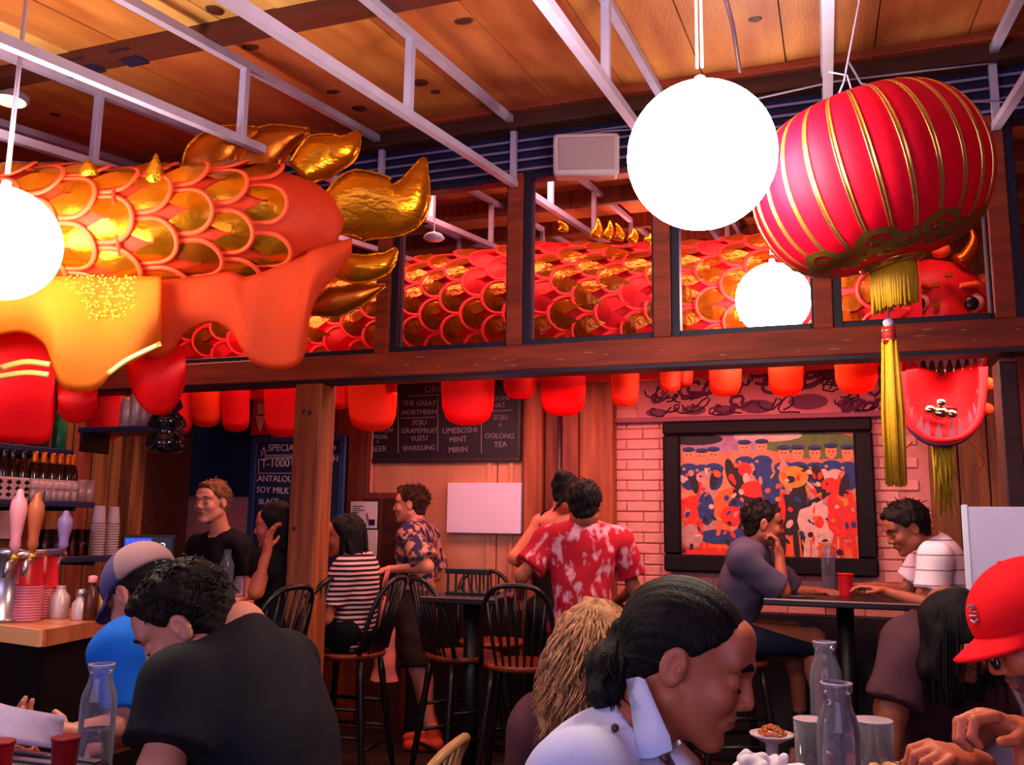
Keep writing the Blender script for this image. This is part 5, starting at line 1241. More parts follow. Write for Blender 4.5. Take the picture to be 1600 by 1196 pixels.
# odds and ends on the bar behind the cap
m_clear = bottleglass('bottle_glass', (.90, .87, .92)); m_water = bottleglass('water_glass', (.84, .82, .92), .05, .2)
def jar(px, py, D, h, r, label, name, mat, cat, lid=None, z=BZ):
    c = at(px, py, D); c.z = z; t = thing(name, label, cat, tuple(c)); MB().lathe([(r*.92, 0), (r, .006), (r, h*.68), (r*.55, h*.84), (r*.5, h*.97), (r*.56, h)], 18).build('vessel', mat, t, True)
    if lid: MB().lathe([(r*.58, h*.98), (r*.62, h), (r*.62, h+.02), (r*.3, h+.024)], 16).build('cap', lid, t, True)
m_sauce = M('brown_sauce', '#4a1a10', .25)
jar(141, 955, 3.35, .14, .026, 'small sauce bottle with pink cap on the bar behind the cups', 'sauce_bottle', m_sauce, 'bottle', m_rim)
jar(158, 952, 3.4, .10, .03, 'yellow labelled jar on the bar near the grey cap', 'jar', M('yellow_jar', '#c08828', .4), 'jar', m_black)
jar(124, 958, 3.35, .09, .028, 'clear shaker on the bar beside the sauce bottle', 'shaker', m_can, 'shaker', m_steel)
jar(92, 958, 3.4, .12, .035, 'grey steel cup on the bar right of the red cups', 'steel_cup', m_can, 'cup')
jar(352, 925, 4.55, .23, .036, 'clear swing bottle on the bar in front of the bartender', 'water_bottle', m_clear, 'bottle')
jar(372, 927, 4.5, .10, .035, 'short clear glass on the bar right of the swing bottle', 'drinking_glass', m_clear, 'glass')
# ------------------------------------------------------------------ bow-back bar chairs
m_seat = M('chair_seat_wood', '#8a3420', .35, var=.3, vs=5, stretch=(1, 5, 1)); m_chblk = M('black_chair_lacquer', '#140a0c', .35)
def chair(label, x, y, rz, h=.66, wood=None, seatm=None, bh=.40):
    wood = wood or m_chblk; t = thing('bow_back_chair', label, 'chair', (x, y, 0), rz, 'bow back bar chairs')     # seat faces +y, back at -y
    MB().lathe([(.17, -.035), (.20, -.025), (.208, -.008), (.20, 0), (.15, -.006), (.001, -.008)], 28, c=(0, 0, h)).build('seat', seatm or m_seat, t, True)
    L = []
    for sx in (-1, 1):
        for sy in (-1, 1):
            a = Vector((sx*.13, sy*.13, h-.03)); b = Vector((sx*.21, sy*.20, 0)); L.append((a, b)); f = lambda q: a.lerp(b, q)
            MB().tube([f(0), f(.15), f(.3), f(.42), f(.5), f(.8), f(1)], [.015, .02, .017, .022, .018, .018, .012], 10).build('leg', wood, t, True)
    for (i, j, q) in ((0, 1, .62), (2, 3, .62), (0, 2, .72), (1, 3, .72), (0, 1, .4), (2, 3, .4)):
        MB().tube([L[i][0].lerp(L[i][1], q), (L[i][0].lerp(L[i][1], q)+L[j][0].lerp(L[j][1], q))/2, L[j][0].lerp(L[j][1], q)], [.009, .013, .009], 8).build('stretcher', wood, t, True)
    B = []
    for k in range(25):
        w = PI*k/24; c = math.cos(w); s_ = math.sin(w); xx = .185*math.copysign(abs(c)**.62, c); zz = h+bh*s_**.55 if s_ > 0 else h; B.append(Vector((xx, -.145-.05*(1-abs(c)**2)-.12*(zz-h)/bh*.8, zz)))
    MB().tube(B, .0135, 8).build('bow', wood, t, True)
    for k in range(7):
        u = -.78+1.56*k/6; top = min(B, key=lambda p: abs(p.x-.185*u*1.05)+(0 if p.z > h+.15 else 1)); bx = u*.135
        MB().tube([(bx, -.155-.02*(1-u*u), h-.005), Vector((bx, -.165, h)).lerp(top, .4)+Vector((0, -.012, 0)), top], [.007, .0095, .006], 6).build('spindle', wood, t, True)
    return t
def place(px, py, z): p = atZ(px, py, z); return p.x, p.y
def rzv(deg): v = vdir(deg); return math.atan2(-v.x, v.y)
chair('black bow back bar chair with its back to the viewer before the floral shirt man', *place(815, 1034, .66), rzv(8))
chair('black bow back bar chair turned right beside the patterned shirt man', *place(724, 1020, .66), rzv(60))
chair('black bow back bar chair across the dark table, only its bow showing', atY(770, 900, 5.28).x, 5.30, rzv(165))
chair('black bow back bar chair of the woman in the striped top', *place(545, 1016, .66), rzv(-75))
chair('black bow back bar chair at the bar left of the timber post', at(385, 1010, 4.2).x, at(385, 1010, 4.2).y, rzv(-62))
chair('black bow back bar chair under the woman with her hand at her face', at(440, 1010, 4.8).x, at(440, 1010, 4.8).y, rzv(-75))
chair('black bow back bar chair under the leaning man in the striped white shirt', at(1530, 1010, 4.62).x, at(1530, 1010, 4.62).y, rzv(-88))
cx, cy = place(1205, 1015, .66)
chair('black bow back bar chair of the man resting his chin by the painting', at(1178, 852, 4.92).x-.14, at(1178, 852, 4.92).y-.02, rzv(88))
# ------------------------------------------------------------------ high tables
m_tabtop = M('dark_table_top', '#22100f', .3)
def high_table(label, cx, cy, w, d, z, rz):
    t = thing('high_table', label, 'table', (cx, cy, 0), rz); MB().cbox((-w/2, -d/2, z-.035), (w/2, d/2, z), .006).build('table_top', m_tabtop, t)
    MB().tube([(0, 0, .02), (0, 0, z-.035)], .045, 16).build('column', m_black, t, True); MB().lathe([(.26, 0), (.26, .012), (.05, .04)], 28).build('base', m_black, t, True); return t
hz = 1.0; hx, hy = place(1320, 936, hz)
high_table('black high table below the painting between two seated men', hx-.0, hy+.12, .80, .62, hz, .0)
tx_, ty_ = place(722, 932, .98)
high_table('dark high table behind the black bow back chairs', tx_, ty_+.15, .42, .5, .98, .05)
b = at(722, 908, 5.35); t = thing('slatted_crate', 'black slatted rack standing on the dark high table', 'rack', (tx_, ty_+.15, .98))
MB().cbox((-.13, -.08, 0), (.13, .08, .015), .003).build('rack_base', m_black, t); MB().cbox((-.13, -.085, .11), (.13, -.065, .14), .004).build('top_rail', m_black, t)
for k in range(6): MB().tube([(-.115+k*.046, -.075, .01), (-.115+k*.046, -.075, .115)], .007, 8).build('slat', m_black, t)
# on the high table
m_plate = M('white_plate', '#d8c0c4', .35)
def plate(px, py, z, r, label, name='plate'):
    x, y = place(px, py, z); t = thing(name, label, 'plate', (x, y, z)); MB().lathe([(r*.55, 0), (r*.6, .004), (r, .014), (r, .018), (r*.62, .009), (.001, .008)], 28).build('dish', m_plate, t, True); return t
def redcup(x, y, z, label, h=.12, k=1.0, mm=None):
    mm = mm or m_cup
    t = thing('red_cup', label, 'cup', (x, y, z)); MB().lathe([(.03*k, 0), (.031*k, .004), (.042*k, h-.004), (.044*k, h), (.040*k, h), (.029*k, .006), (.001, .006)], 22).build('cup_wall', mm, t, True); MB().lathe([(.0425*k, h-.006), (.0452*k, h-.004), (.0452*k, h+.001), (.041*k, h+.001)], 22).build('rolled_rim', mm, t, True); return t
def wbottle(x, y, z, label, h=.22, r=.04, water=.35, mark=None):
    t = thing('water_bottle', label, 'bottle', (x, y, z)); MB().lathe([(.001, .004), (r*.9, .0), (r, .008), (r, h*.68), (r*.93, h*.75), (r*.70, h*.84), (r*.63, h*.89), (r*.63, h*.93), (r*.72, h*.945), (r*.72, h*.985), (r*.66, h)], 28, cap=False).build('bottle_glass', m_clear, t, True)
    MB().lathe([(.001, .006), (r*.9, .006), (r*.93, .012), (r*.93, h*water), (.001, h*water)], 24, cap=False).build('water', m_water, t, True)
    MB().lathe([(r*.65, h*.985), (r*.72, h*.985), (r*.74, h), (r*.65, h)], 24, cap=False).build('lip', M('lip_glass', '#b8a8b8', .15, spec=.8), t, True)
    if mark:
        c = Vector((x, y, z)); d = (CAM-c); d.z = 0; d.normalize(); rt = Vector((0, 0, 1)).cross(d); mm = Matrix(((rt.x, 0, d.x, d.x*(r+.001)), (rt.y, 0, d.y, d.y*(r+.001)), (0, 1, 0, h*.42), (0, 0, 0, 1))); text_mesh(MB(), mark, .045, mm).build('etched_mark', M('etched', '#c8c0d0', .6), t)
    return t
x, y = place(1296, 925, hz); wbottle(x, y, hz, 'clear bottle standing on the black high table before the painting', .28, .04)
x, y = place(1322, 932, hz); redcup(x, y, hz, 'red cup on the black high table between the two men')
x, y = place(1318, 918, hz); 
plate(1385, 926, hz, .09, 'small plate on the high table by the leaning man'); plate(1262, 926, hz, .08, 'small plate on the high table by the chin resting man')
x, y = place(1250, 934, hz); t = thing('phone', 'dark phone with tiny blue light lying on the high table', 'phone', (x, y, hz), .3); MB().cbox((-.07, -.035, 0), (.07, .035, .009), .003).build('phone_body', m_black, t); MB().box((-.01, -.02, .0091), (0, -.012, .0098)).build('phone_light', M('blue_led', '#3050ff', .4, emit=3), t)
# ------------------------------------------------------------------ people
def skinm(n, c, c2=None): return M(n, c, .5, col2=c2 or tuple(x*.8 for x in rgb(c)), vs=9, bump=.05, bs=180, spec=.35)
sk_tan = skinm('skin_tan', '#bc6448'); sk_pale = skinm('skin_pale', '#d4846c'); sk_red = skinm('skin_warm', '#cc6446'); sk_olive = skinm('skin_olive', '#a0543c')
lip = M('lip_rose', '#9a4a40', .45); lip2 = M('lip_red', '#b04048', .45); stub = M('beard_shadow', '#6e4238', .6, var=.25, vs=60)
def hm(n, c, c2): return M(n, c, .55, col2=c2, vs=10, stretch=(6, 6, 1.2), bump=.35, bs=60, spec=.14, ramp=(.35, .7))
h_black = hm('black_hair', '#080507', '#1c1214'); h_brown = hm('dark_brown_hair', '#0e0706', '#24130e'); h_brown2 = hm('brown_hair', '#2e1810', '#543020'); h_blond = hm('curly_blond_hair', '#c48c64', '#7a4a32'); h_fair = hm('fair_hair', '#7a5038', '#4a2c20')
def cloth(n, c, **k): return M(n, c, .8, bump=k.pop('bump', .12), bs=k.pop('bs', 420), spec=.15, **k)
c_dark = cloth('charcoal_tee', '#15121c', var=.2); c_blue = cloth('bright_blue_tee', '#1a6ad0', var=.15); c_white = cloth('pale_shirt_cloth', '#c8ccf0', var=.06); c_grey = cloth('slate_shirt', '#4c4258', var=.2); c_black = cloth('black_cloth', '#0e0a10')
c_brown = cloth('brown_top', '#553038', var=.25, bs=40); c_jean = cloth('dark_denim', '#1c2034', var=.3); c_green = cloth('dark_green_top', '#10241c'); c_khaki = cloth('dark_shorts', '#3a2822', var=.3)
c_floral = cloth('red_floral_cloth', '#a81428', col2='#d090a0', vs=17, stretch=(1.3, 1, .8), ramp=(.50, .62)); c_pattern = cloth('patterned_shirt_cloth', '#2c2848', col2='#c0806a', vs=22, ramp=(.46, .56))
c_stripe = cloth('striped_knit', '#2a1018', col2='#e0a8a8', wave=12, ramp=(.45, .6)); c_wstripe = cloth('white_shirt_thin_stripes', '#d8ccd8', col2='#807080', wave=4.2, ramp=(.965, .99)); c_tank = cloth('black_tank', '#1a0c10')
m_leather = M('orange_shoes', '#d8401c', .5); m_shoe = M('dark_shoes', '#181014', .5)
V3 = lambda x, y, D: at(x, y, D)
def strap_part(root, pts, r, name, mat, n=6): return wpart(MB().tube(pts, r, n), name, mat, root, True)
# 1. ponytail man, front
P = pose(-.47, 1.20, 88, seat=.46, lean=28)
P['neck'] = at(985, 1165, 1.42); P['pel'] = Vector((P['neck'].x-.20, P['neck'].y+.04, .56)); 
P['shR'] = at(905, 1225, 1.30); P['shL'] = at(1000, 1190, 1.66); P['elR'] = at(960, 1420, 1.22); P['elL'] = at(1080, 1340, 1.68); P['wrR'] = at(1110, 1400, 1.28); P['wrL'] = at(1150, 1330, 1.55)
for q, n in ((-1, 'R'), (1, 'L')): P['hip'+n] = P['pel']+Vector((0, q*.09, -.02)); P['kn'+n] = P['hip'+n]+Vector((.40, q*.04, -.02)); P['an'+n] = Vector((P['kn'+n].x, P['kn'+n].y, .09))
H1 = Head(at(1075, 1032, 1.43), 108, 20, 0, 1.0)
def hair_pony(H, root, o, hh):
    S = SDF(H.c-.24, H.c+.2, .0038)
    H.e(S, (0, -.02, .034), (.0815, .103, .092), .01); H.e(S, (0, -.06, -.035), (.06, .05, .055), .02)
    S.plane(H.w(0, .072, .082), H.w(0, .72, -.69)-H.c, .006)
    for q in (-1, 1):
        H.e(S, (q*.086, -.006, -.012), (.03, .028, .036), .004, 'sub')
    sl, X, Y, Z = S.blk(S.lo, S.lo+S.n*S.h)      # combed grooves running back to the tie
    a = (X-H.c[0])*H.B[0][0]+(Y-H.c[1])*H.B[0][1]+(Z-H.c[2])*H.B[0][2]; u = (X-H.c[0])*H.B[2][0]+(Y-H.c[1])*H.B[2][1]+(Z-H.c[2])*H.B[2][2]
    th = np.arctan2(a, u+.06); S.d += (.0013*np.sin(th*70)*.45+.0005*np.sin(th*43+1)).astype(np.float32)
    V, Q = S.mesh(); ob = link('hair', fast_mesh('hair', [(V-o, Q, 0)], [h_black]), root)
    T = SDF(H.c-.30, H.c+.1, .004)
    T.ell(at(984, 992, 1.49), (.032, .036, .03), None, .01); T.ell(at(997, 988, 1.48), (.018, .02, .02), None, .012)
    pts = [at(975, 1010, 1.49), at(955, 1040, 1.47), at(952, 1080, 1.44), at(978, 1112, 1.41)]
    for i, (a_, b_, ra, rb) in enumerate(((0, 1, .030, .038), (1, 2, .038, .034), (2, 3, .032, .008))): T.cone(pts[a_], pts[b_], ra, rb, .02)
    T.cone(at(1000, 985, 1.47), at(985, 1085, 1.43), .028, .012, .02); T.ripple(.0022, 130, 4)
    V, Q = T.mesh(); mb = MB(); r = np.random.default_rng(3)
    for k in range(150):
        s_ = Vector(at(978+r.normal()*8, 1004+r.normal()*6, 1.47+r.normal()*.012)); m_ = Vector(at(962+r.normal()*13, 1052+r.normal()*8, 1.46+r.normal()*.02)); e_ = Vector(at(968+r.normal()*13, 1100+r.normal()*9, 1.42+r.normal()*.02)); ov = Vector(o)
        mb.tube([s_-ov, m_-ov, (m_+e_)/2+Vector((0, 0, -.005))-ov, e_-ov], [.004, .0045, .003, .0006], 3, cap=False)
    link('ponytail', fast_mesh('ponytail', [(V-o, Q, 0), (np.array(mb.v), np.array(mb.f), 0)], [h_black]), root)
p1 = person('man with black ponytail and pale collared shirt looking down in front', P, H1, sk_tan, hair_pony, top=dict(m=c_white, sleeve=.75, h=.008, rip=.005, rf=20, i=.016, hole=.058, band=.045), bottom=dict(m=c_jean), shoes=m_shoe, h=.010, hh=.0034, stub=None, lips=lip, brow=h_black, hands={'R': dict(curl=.8), 'L': dict(curl=.8)}, neckpos=P['neck']+Vector((-.01, 0, -.02)))
# collar, placket and epaulette buttons of the pale shirt
def patch(pts, mat, name, root, th=.004):
    o = wpart(MB().grid(pts), name, mat, root, True); md = o.modifiers.new('t', 'SOLIDIFY'); md.thickness = th; return o
cpts = [[at(978, 1062, 1.40), at(985, 1105, 1.375), at(990, 1140, 1.35), at(988, 1186, 1.32)], [at(996, 1058, 1.375), at(1012, 1100, 1.345), at(1022, 1140, 1.32), at(1018, 1185, 1.29)], [at(1006, 1062, 1.36), at(1026, 1108, 1.33), at(1046, 1150, 1.30), at(1050, 1172, 1.28)]]
patch(cpts, c_white, 'collar', p1)
patch([[at(1048, 1176, 1.30), at(1060, 1196, 1.28), at(1072, 1240, 1.26)], [at(1066, 1160, 1.34), at(1092, 1186, 1.33), at(1110, 1235, 1.31)]], c_white, 'collar', p1)
wpart(MB().ell((0, 0, 0), (.0065, .0065, .0065), 10, 6, mat=Matrix.Translation(at(961, 1138, 1.335))), 'button', M('brown_button', '#40202c', .4), p1, True)
wpart(MB().ell((0, 0, 0), (.0055, .0055, .0055), 10, 6, mat=Matrix.Translation(at(1040, 1187, 1.268))), 'button', M('brown_button', '#40202c', .4), p1, True)
# 2. man in the charcoal tee, left front
P = pose(-1.2, 1.7, -75, seat=.46, lean=38)
P['neck'] = at(380, 1000, 1.98); P['pel'] = Vector((P['neck'].x+.26, P['neck'].y-.10, .56))
P['shR'] = at(440, 1040, 2.14); P['shL'] = at(288, 1078, 1.80); P['elL'] = at(250, 1205, 1.70); P['wrL'] = at(205, 1330, 1.75); P['elR'] = at(420, 1230, 2.2); P['wrR'] = at(300, 1300, 2.15)
for q, n in ((1, 'R'), (-1, 'L')): P['hip'+n] = P['pel']+P['R']*q*.09; P['kn'+n] = P['hip'+n]+P['F']*.42; P['an'+n] = Vector((P['kn'+n].x, P['kn'+n].y, .09))
H2 = Head(at(290, 975, 1.98), -92, 38, -4, 1.0)
p2 = person('dark haired man in a charcoal tee bending over the table at left', P, H2, sk_pale, hair_short(h_brown, .024, .012, 1500, .25, thick=.013, seed=9, fwdsweep=.3), top=dict(m=c_dark, sleeve=.78, h=.010, rip=.006, rf=22, i=.020, wide=.03), bottom=dict(m=c_jean), shoes=m_shoe, h=.010, hh=.004, stub=stub, lips=lip, brow=h_brown, hands={'R': dict(curl=.8), 'L': dict(curl=.8)})
# 3. man in blue tee with the cap
P = pose(-1.5, 2.2, -80, seat=.46, lean=28)
P['neck'] = at(242, 985, 2.52); P['pel'] = Vector((P['neck'].x+.30, P['neck'].y+.02, .56))
P['shR'] = at(275, 1000, 2.66); P['shL'] = at(190, 1015, 2.38); P['elL'] = at(205, 1130, 2.36); P['wrL'] = at(110, 1148, 2.2); P['elR'] = at(270, 1130, 2.62); P['wrR'] = at(170, 1165, 2.45)
for q, n in ((1, 'R'), (-1, 'L')): P['hip'+n] = P['pel']+P['R']*q*.09; P['kn'+n] = P['hip'+n]+P['F']*.42; P['an'+n] = Vector((P['kn'+n].x, P['kn'+n].y, .09))
H3 = Head(at(222, 930, 2.52), -62, 38, 0, 1.0)
m_capv = cloth('faded_violet_cap', '#5c5078', var=.15); m_capp = cloth('pale_cap_panel', '#a88080', var=.1)
def cap(m_crown, m_brim, m_panel=None, logo=None, up=.0):
    def f(H, root, o, hh):
        hair_short(h_brown, .02, -1, 0, .3, thick=.004)(H, root, o, hh)
        S = SDF(H.c-.19, H.c+.19, .0045); H.e(S, (0, -.012, .045), (.094, .117, .100), .01); S.plane(H.w(0, 0, .030), H.w(0, -.03, -1)-H.c, .004)
        T = .0
        V, Q = S.mesh(); C = (V[Q].mean(1)-H.c)@np.array(H.B).T/H.s
        m = ((C[:, 1] < -.035)).astype(int) if m_panel else 0
        link('cap_crown', fast_mesh('cap', [(V-o, Q, m)], [m_crown, m_panel or m_crown]), root)
        rows = []
        for i in range(13):
            u = -1+2*i/12; row = []
            for j in range(7):
                t = j/6; w = u*1.15; r0 = .098; L = .075*(1-abs(u)**2.2*.85); x = .088*math.sin(w)*(1+.1*t); y = .086*math.cos(w)-.012+(L+.014)*t; row.append(Vector(H.w(x, y, .040-.026*t+.0-.05*x*x/.008*.3))-Vector(o))
            rows.append(row)
        b = MB().grid(rows).build('cap_brim', m_brim, root, True); md = b.modifiers.new('t', 'SOLIDIFY'); md.thickness = .006
        MB().ell((0, 0, 0), (.007, .007, .005), 10, 6, mat=Matrix.Translation(Vector(H.w(0, -.012, .143))-Vector(o))).build('cap_button', m_crown, root, True)
        if logo: logo(H, root, o)
    return f
p3 = person('man in a bright blue tee and faded violet cap, seated behind the charcoal tee man', P, H3, sk_pale, cap(m_capv, m_capv, m_capp), top=dict(m=c_blue, sleeve=.7, h=.011, wide=.02), bottom=dict(m=c_jean), shoes=m_shoe, h=.011, hh=.0045, lips=lip, hands={'L': dict(curl=.7, d=Vector((-1, -.3, .1)), n=Vector((0, 0, 1))), 'R': dict(curl=.6)})
# 4. man in the red cap, right front
P = pose(.62, 1.45, -90, seat=.46, lean=20)
P['neck'] = at(1705, 1085, 1.84); P['pel'] = Vector((P['neck'].x+.18, P['neck'].y+.05, .56))
P['shR'] = at(1735, 1120, 2.0); P['shL'] = at(1722, 1165, 1.62); P['elL'] = at(1640, 1240, 1.36); P['wrL'] = at(1606, 1152, 1.42); P['elR'] = at(1600, 1290, 1.70); P['wrR'] = at(1522, 1192, 1.62)
for q, n in ((1, 'R'), (-1, 'L')): P['hip'+n] = P['pel']+P['R']*q*.09; P['kn'+n] = P['hip'+n]+P['F']*.30; P['an'+n] = Vector((P['kn'+n].x, P['kn'+n].y, .09))
H4 = Head(at(1620, 990, 1.75), -82, 27, 4, 1.0)
m_capr = cloth('bright_red_cap', '#e00818', var=.06); m_lens = glass('spectacle_lens', (.8, .8, .85), .3); m_frame = M('dark_spectacle_frame', '#14101c', .3)
def logo4(H, root, o):
    b = MB(); z = Vector(H.w(-.025, .0895, .085))-Vector(o)
    f = (Vector(H.B[1])*.83+Vector(H.B[2])*.38-Vector(H.B[0])*.30).normalized(); yv = Vector(H.B[2]); yv = (yv-f*yv.dot(f)).normalized(); xv = yv.cross(f); m_ = Matrix(((xv.x, yv.x, f.x, z.x), (xv.y, yv.y, f.y, z.y), (xv.z, yv.z, f.z, z.z), (0, 0, 0, 1)))
    
    for pts in (((-.012, .014), (.010, .016), (-.006, .004), (.011, .001)), ((-.011, -.004), (.010, -.006)), ((-.010, -.012), (.0, -.018), (.010, -.012))): b.tube([m_ @ Vector((x, y, .0035)) for x, y in pts], .0022, 5)
    b.build('cap_emblem', M('cap_emblem_grey', '#9a90a8', .5), root)
    fr = MB(); ln = MB()
    for q in (-1, 1):
        ring = [Vector(H.w(q*.034+.024*math.cos(w), .112-.006*abs(math.cos(w)), -.002+.017*math.sin(w)))-Vector(o) for w in [2*PI*k/16 for k in range(17)]]
        fr.tube(ring, .0026, 6); ln.add(ring[:16], [tuple(range(16))]); fr.tube([Vector(H.w(q*.058, .108, .004))-Vector(o), Vector(H.w(q*.078, .06, .006))-Vector(o), Vector(H.w(q*.083, -.01, .008))-Vector(o)], .0024, 6)
    fr.tube([Vector(H.w(-.011, .113, .002))-Vector(o), Vector(H.w(.011, .113, .002))-Vector(o)], .0025, 6)
    g = fr.build('spectacles', m_frame, root, True); ln.build('lens', m_lens, g)
p4 = person('man in a bright red cap and dark spectacles with raised hands at right', P, H4, sk_red, cap(m_capr, m_capr, None, logo4), top=dict(m=c_green, sleeve=.7, h=.011), bottom=dict(m=c_jean), shoes=m_shoe, h=.010, hh=.004, stub=stub, lips=lip, hands={'L': dict(curl=1.05, d=_r*-.9+_u*.45, n=_r*-.2-_u*.9-_f*.3, h=.004, thumb=.7), 'R': dict(curl=1.1, d=_r*-.85+_u*.35-_f*.2, n=_u*-.9-_r*.3, h=.004, thumb=.7)}, handscale=.92)
# 5. person in the brown top bending, right
P = pose(.28, 2.55, -40, seat=.46, lean=35)
P['neck'] = at(1478, 962, 2.48); P['pel'] = at(1440, 1150, 2.72); P['pel'].z = .60
P['shR'] = at(1530, 985, 2.62); P['shL'] = at(1420, 1010, 2.46); P['elL'] = at(1392, 1110, 2.40); P['wrL'] = at(1388, 1215, 2.35); P['elR'] = at(1545, 1130, 2.5); P['wrR'] = at(1480, 1210, 2.35)
for q, n in ((1, 'R'), (-1, 'L')): P['hip'+n] = P['pel']+P['R']*q*.09; P['kn'+n] = P['hip'+n]+P['F']*.3; P['an'+n] = Vector((P['kn'+n].x, P['kn'+n].y, .09))
H5 = Head(at(1498, 1000, 2.36), 170, 52, 0, .95)
p5 = person('person in a brown top with long dark hair bending low beside the white panel', P, H5, sk_olive, hair_long(h_black, .22, n=140, vol=.014), top=dict(m=c_brown, sleeve=.9, h=.011, rip=.006), bottom=dict(m=c_jean), shoes=m_shoe, h=.011, hh=.005, female=True, hands={'R': dict(curl=.6), 'L': dict(curl=.6)})
# 6. curly blond
P = pose(-.85, 2.45, 10, seat=.46, lean=4)
P['neck'] = at(925, 1105, 2.42); P['pel'] = Vector((P['neck'].x+.02, P['neck'].y-.02, .55)); R_ = P['R']
for q, n in ((1, 'R'), (-1, 'L')):
    P['sh'+n] = P['neck']+R_*q*.155-Vector((0, 0, .06)); P['el'+n] = P['sh'+n]+R_*q*.04-Vector((0, 0, .26)); P['wr'+n] = P['el'+n]+P['F']*.2; P['hip'+n] = P['pel']+R_*q*.09; P['kn'+n] = P['hip'+n]+P['F']*.40; P['an'+n] = Vector((P['kn'+n].x, P['kn'+n].y, .09))
H6 = Head(at(938, 1010, 2.42), 25, 6, 0, .96)
def hair_curly(H, root, o, hh):
    S = SDF(H.c-.34, H.c+.2, .006); H.e(S, (0, -.022, .032), (.092, .112, .098), .01); S.plane(H.w(0, .06, .06), H.w(0, .86, -.5)-H.c, .02)
    for x in (-.06, 0, .06): S.cone(H.w(x, -.05, .02), H.w(x*1.6, -.075, -.20), .055, .045, .04)
    S.ripple(.006, 70, 8); V, Q = S.mesh(); r = np.random.default_rng(5); mb = MB(); ov = Vector(o)
    for k in range(760):
        v = scalp(r, -.04)
        if v[1] > .35: continue
        p0 = np.array(H.w(v[0]*.09, -.022+v[1]*.11, .032+v[2]*.097)); ph = r.uniform(0, 6); L = r.uniform(.16, .30); f0 = r.uniform(38, 60); out = np.array(H.B[0])*v[0]*.07-np.array(H.B[1])*max(0, -v[1])*.05; pts = []
        for i in range(11):
            t = i/10; q = p0+out*math.sqrt(t)*1.2+np.array((0, 0, -1))*(L*t**1.15)+.015*t**.4*np.array((math.sin(f0*L*t+ph), math.cos(f0*L*t+ph), .3*math.sin(f0*L*t*.7))); pts.append(Vector(q)-ov)
        mb.tube(pts, [.0042*(1-.75*(i/10)) for i in range(11)], 3, cap=False)
    link('hair', fast_mesh('hair', [(V-o, Q, 0), (np.array(mb.v), np.array(mb.f), 0)], [h_blond]), root)
p6 = person('person with long frizzy blond hair seated with back turned behind the ponytail man', P, H6, sk_pale, hair_curly, top=dict(m=c_brown, sleeve=.8, h=.011), bottom=dict(m=c_jean), shoes=m_shoe, h=.012, hh=.005, female=True, hands={'R': dict(curl=.6), 'L': dict(curl=.6)})
# 7. floral shirt man standing
def stand(px, D, deg, htop, sc, lean=0):
    p = at(px, 900, D); return pose(p.x, p.y, deg, None, lean, sc)
P = stand(915, 4.72, 10, 0, .90, 6); P['neck'] = at(912, 822, 4.72)
P['pel'] = Vector((P['neck'].x, P['neck'].y-.05, .86))
P['shL'] = at(858, 845, 4.70); P['shR'] = at(968, 845, 4.78); P['elL'] = at(815, 900, 4.60); P['wrL'] = at(812, 925, 4.80); P['elR'] = at(990, 920, 4.78); P['wrR'] = at(965, 940, 5.0)
for q, n in ((1, 'R'), (-1, 'L')): P['hip'+n] = P['pel']+P['R']*q*.09; P['kn'+n] = P['hip'+n]-Vector((0, 0, .40)); P['an'+n] = P['kn'+n]*1; P['an'+n].z = .09
p7 = person('man in a red floral shirt standing with back turned by the brick wall', P, Head(at(913, 792, 4.70), 10, 14, 0, 1.02), sk_olive, hair_short(h_black, .03, .004, 420, .5, thick=.016, seed=4), top=dict(m=c_floral, sleeve=.75, i=.022, wide=.025, hole=.048), bottom=dict(m=c_jean, len=2.0), shoes=m_shoe, hands={'L': dict(curl=.7), 'R': dict(curl=.7)})
# 8. woman in tank top beyond him
P = stand(880, 5.2, 14, 0, .93, 4); P['neck'] = at(878, 800, 5.15); P['pel'] = Vector((P['neck'].x-.02, P['neck'].y-.05, .88))
P['shL'] = at(845, 818, 5.12); P['shR'] = at(905, 822, 5.22); P['elL'] = at(804, 872, 5.02); P['wrL'] = at(826, 892, 5.2); P['elR'] = at(925, 880, 5.25); P['wrR'] = at(905, 905, 5.35)
for q, n in ((1, 'R'), (-1, 'L')): P['hip'+n] = P['pel']+P['R']*q*.085; P['kn'+n] = P['hip'+n]-Vector((0, 0, .41)); P['an'+n] = P['kn'+n]*1; P['an'+n].z = .09
def hair_up(H, root, o, hh):
    S = SDF(H.c-.2, H.c+.22, .005); H.e(S, (0, -.02, .036), (.085, .104, .093), .01); H.e(S, (0, -.06, -.02), (.06, .05, .06), .02); S.plane(H.w(0, .066, .07), H.w(0, .76, -.65)-H.c, .01); H.e(S, (0, -.09, .08), (.05, .05, .045), .015)
    H.k(S, (.03, -.085, -.03), (-.03, -.105, -.13), .016, .006, .01); S.ripple(.002, 90, 6); V, Q = S.mesh(); link('hair', fast_mesh('hair', [(V-o, Q, 0)], [h_black]), root)
p8 = person('woman with pinned up black hair and strappy black top beyond the floral shirt man', P, Head(at(885, 772, 5.12), 25, 12, 0, .95), sk_red, hair_up, top=dict(m=c_tank, sleeve=0, i=.008, cutn=-.16), bottom=dict(m=c_black), shoes=m_shoe, female=True, hands={'L': dict(curl=.5), 'R': dict(curl=.5)})
strap_part(p8, crv([at(846, 880, 5.0), at(843, 840, 5.03), at(847, 803, 5.1), at(856, 800, 5.2)], 10), .010, 'shoulder_strap', c_black)
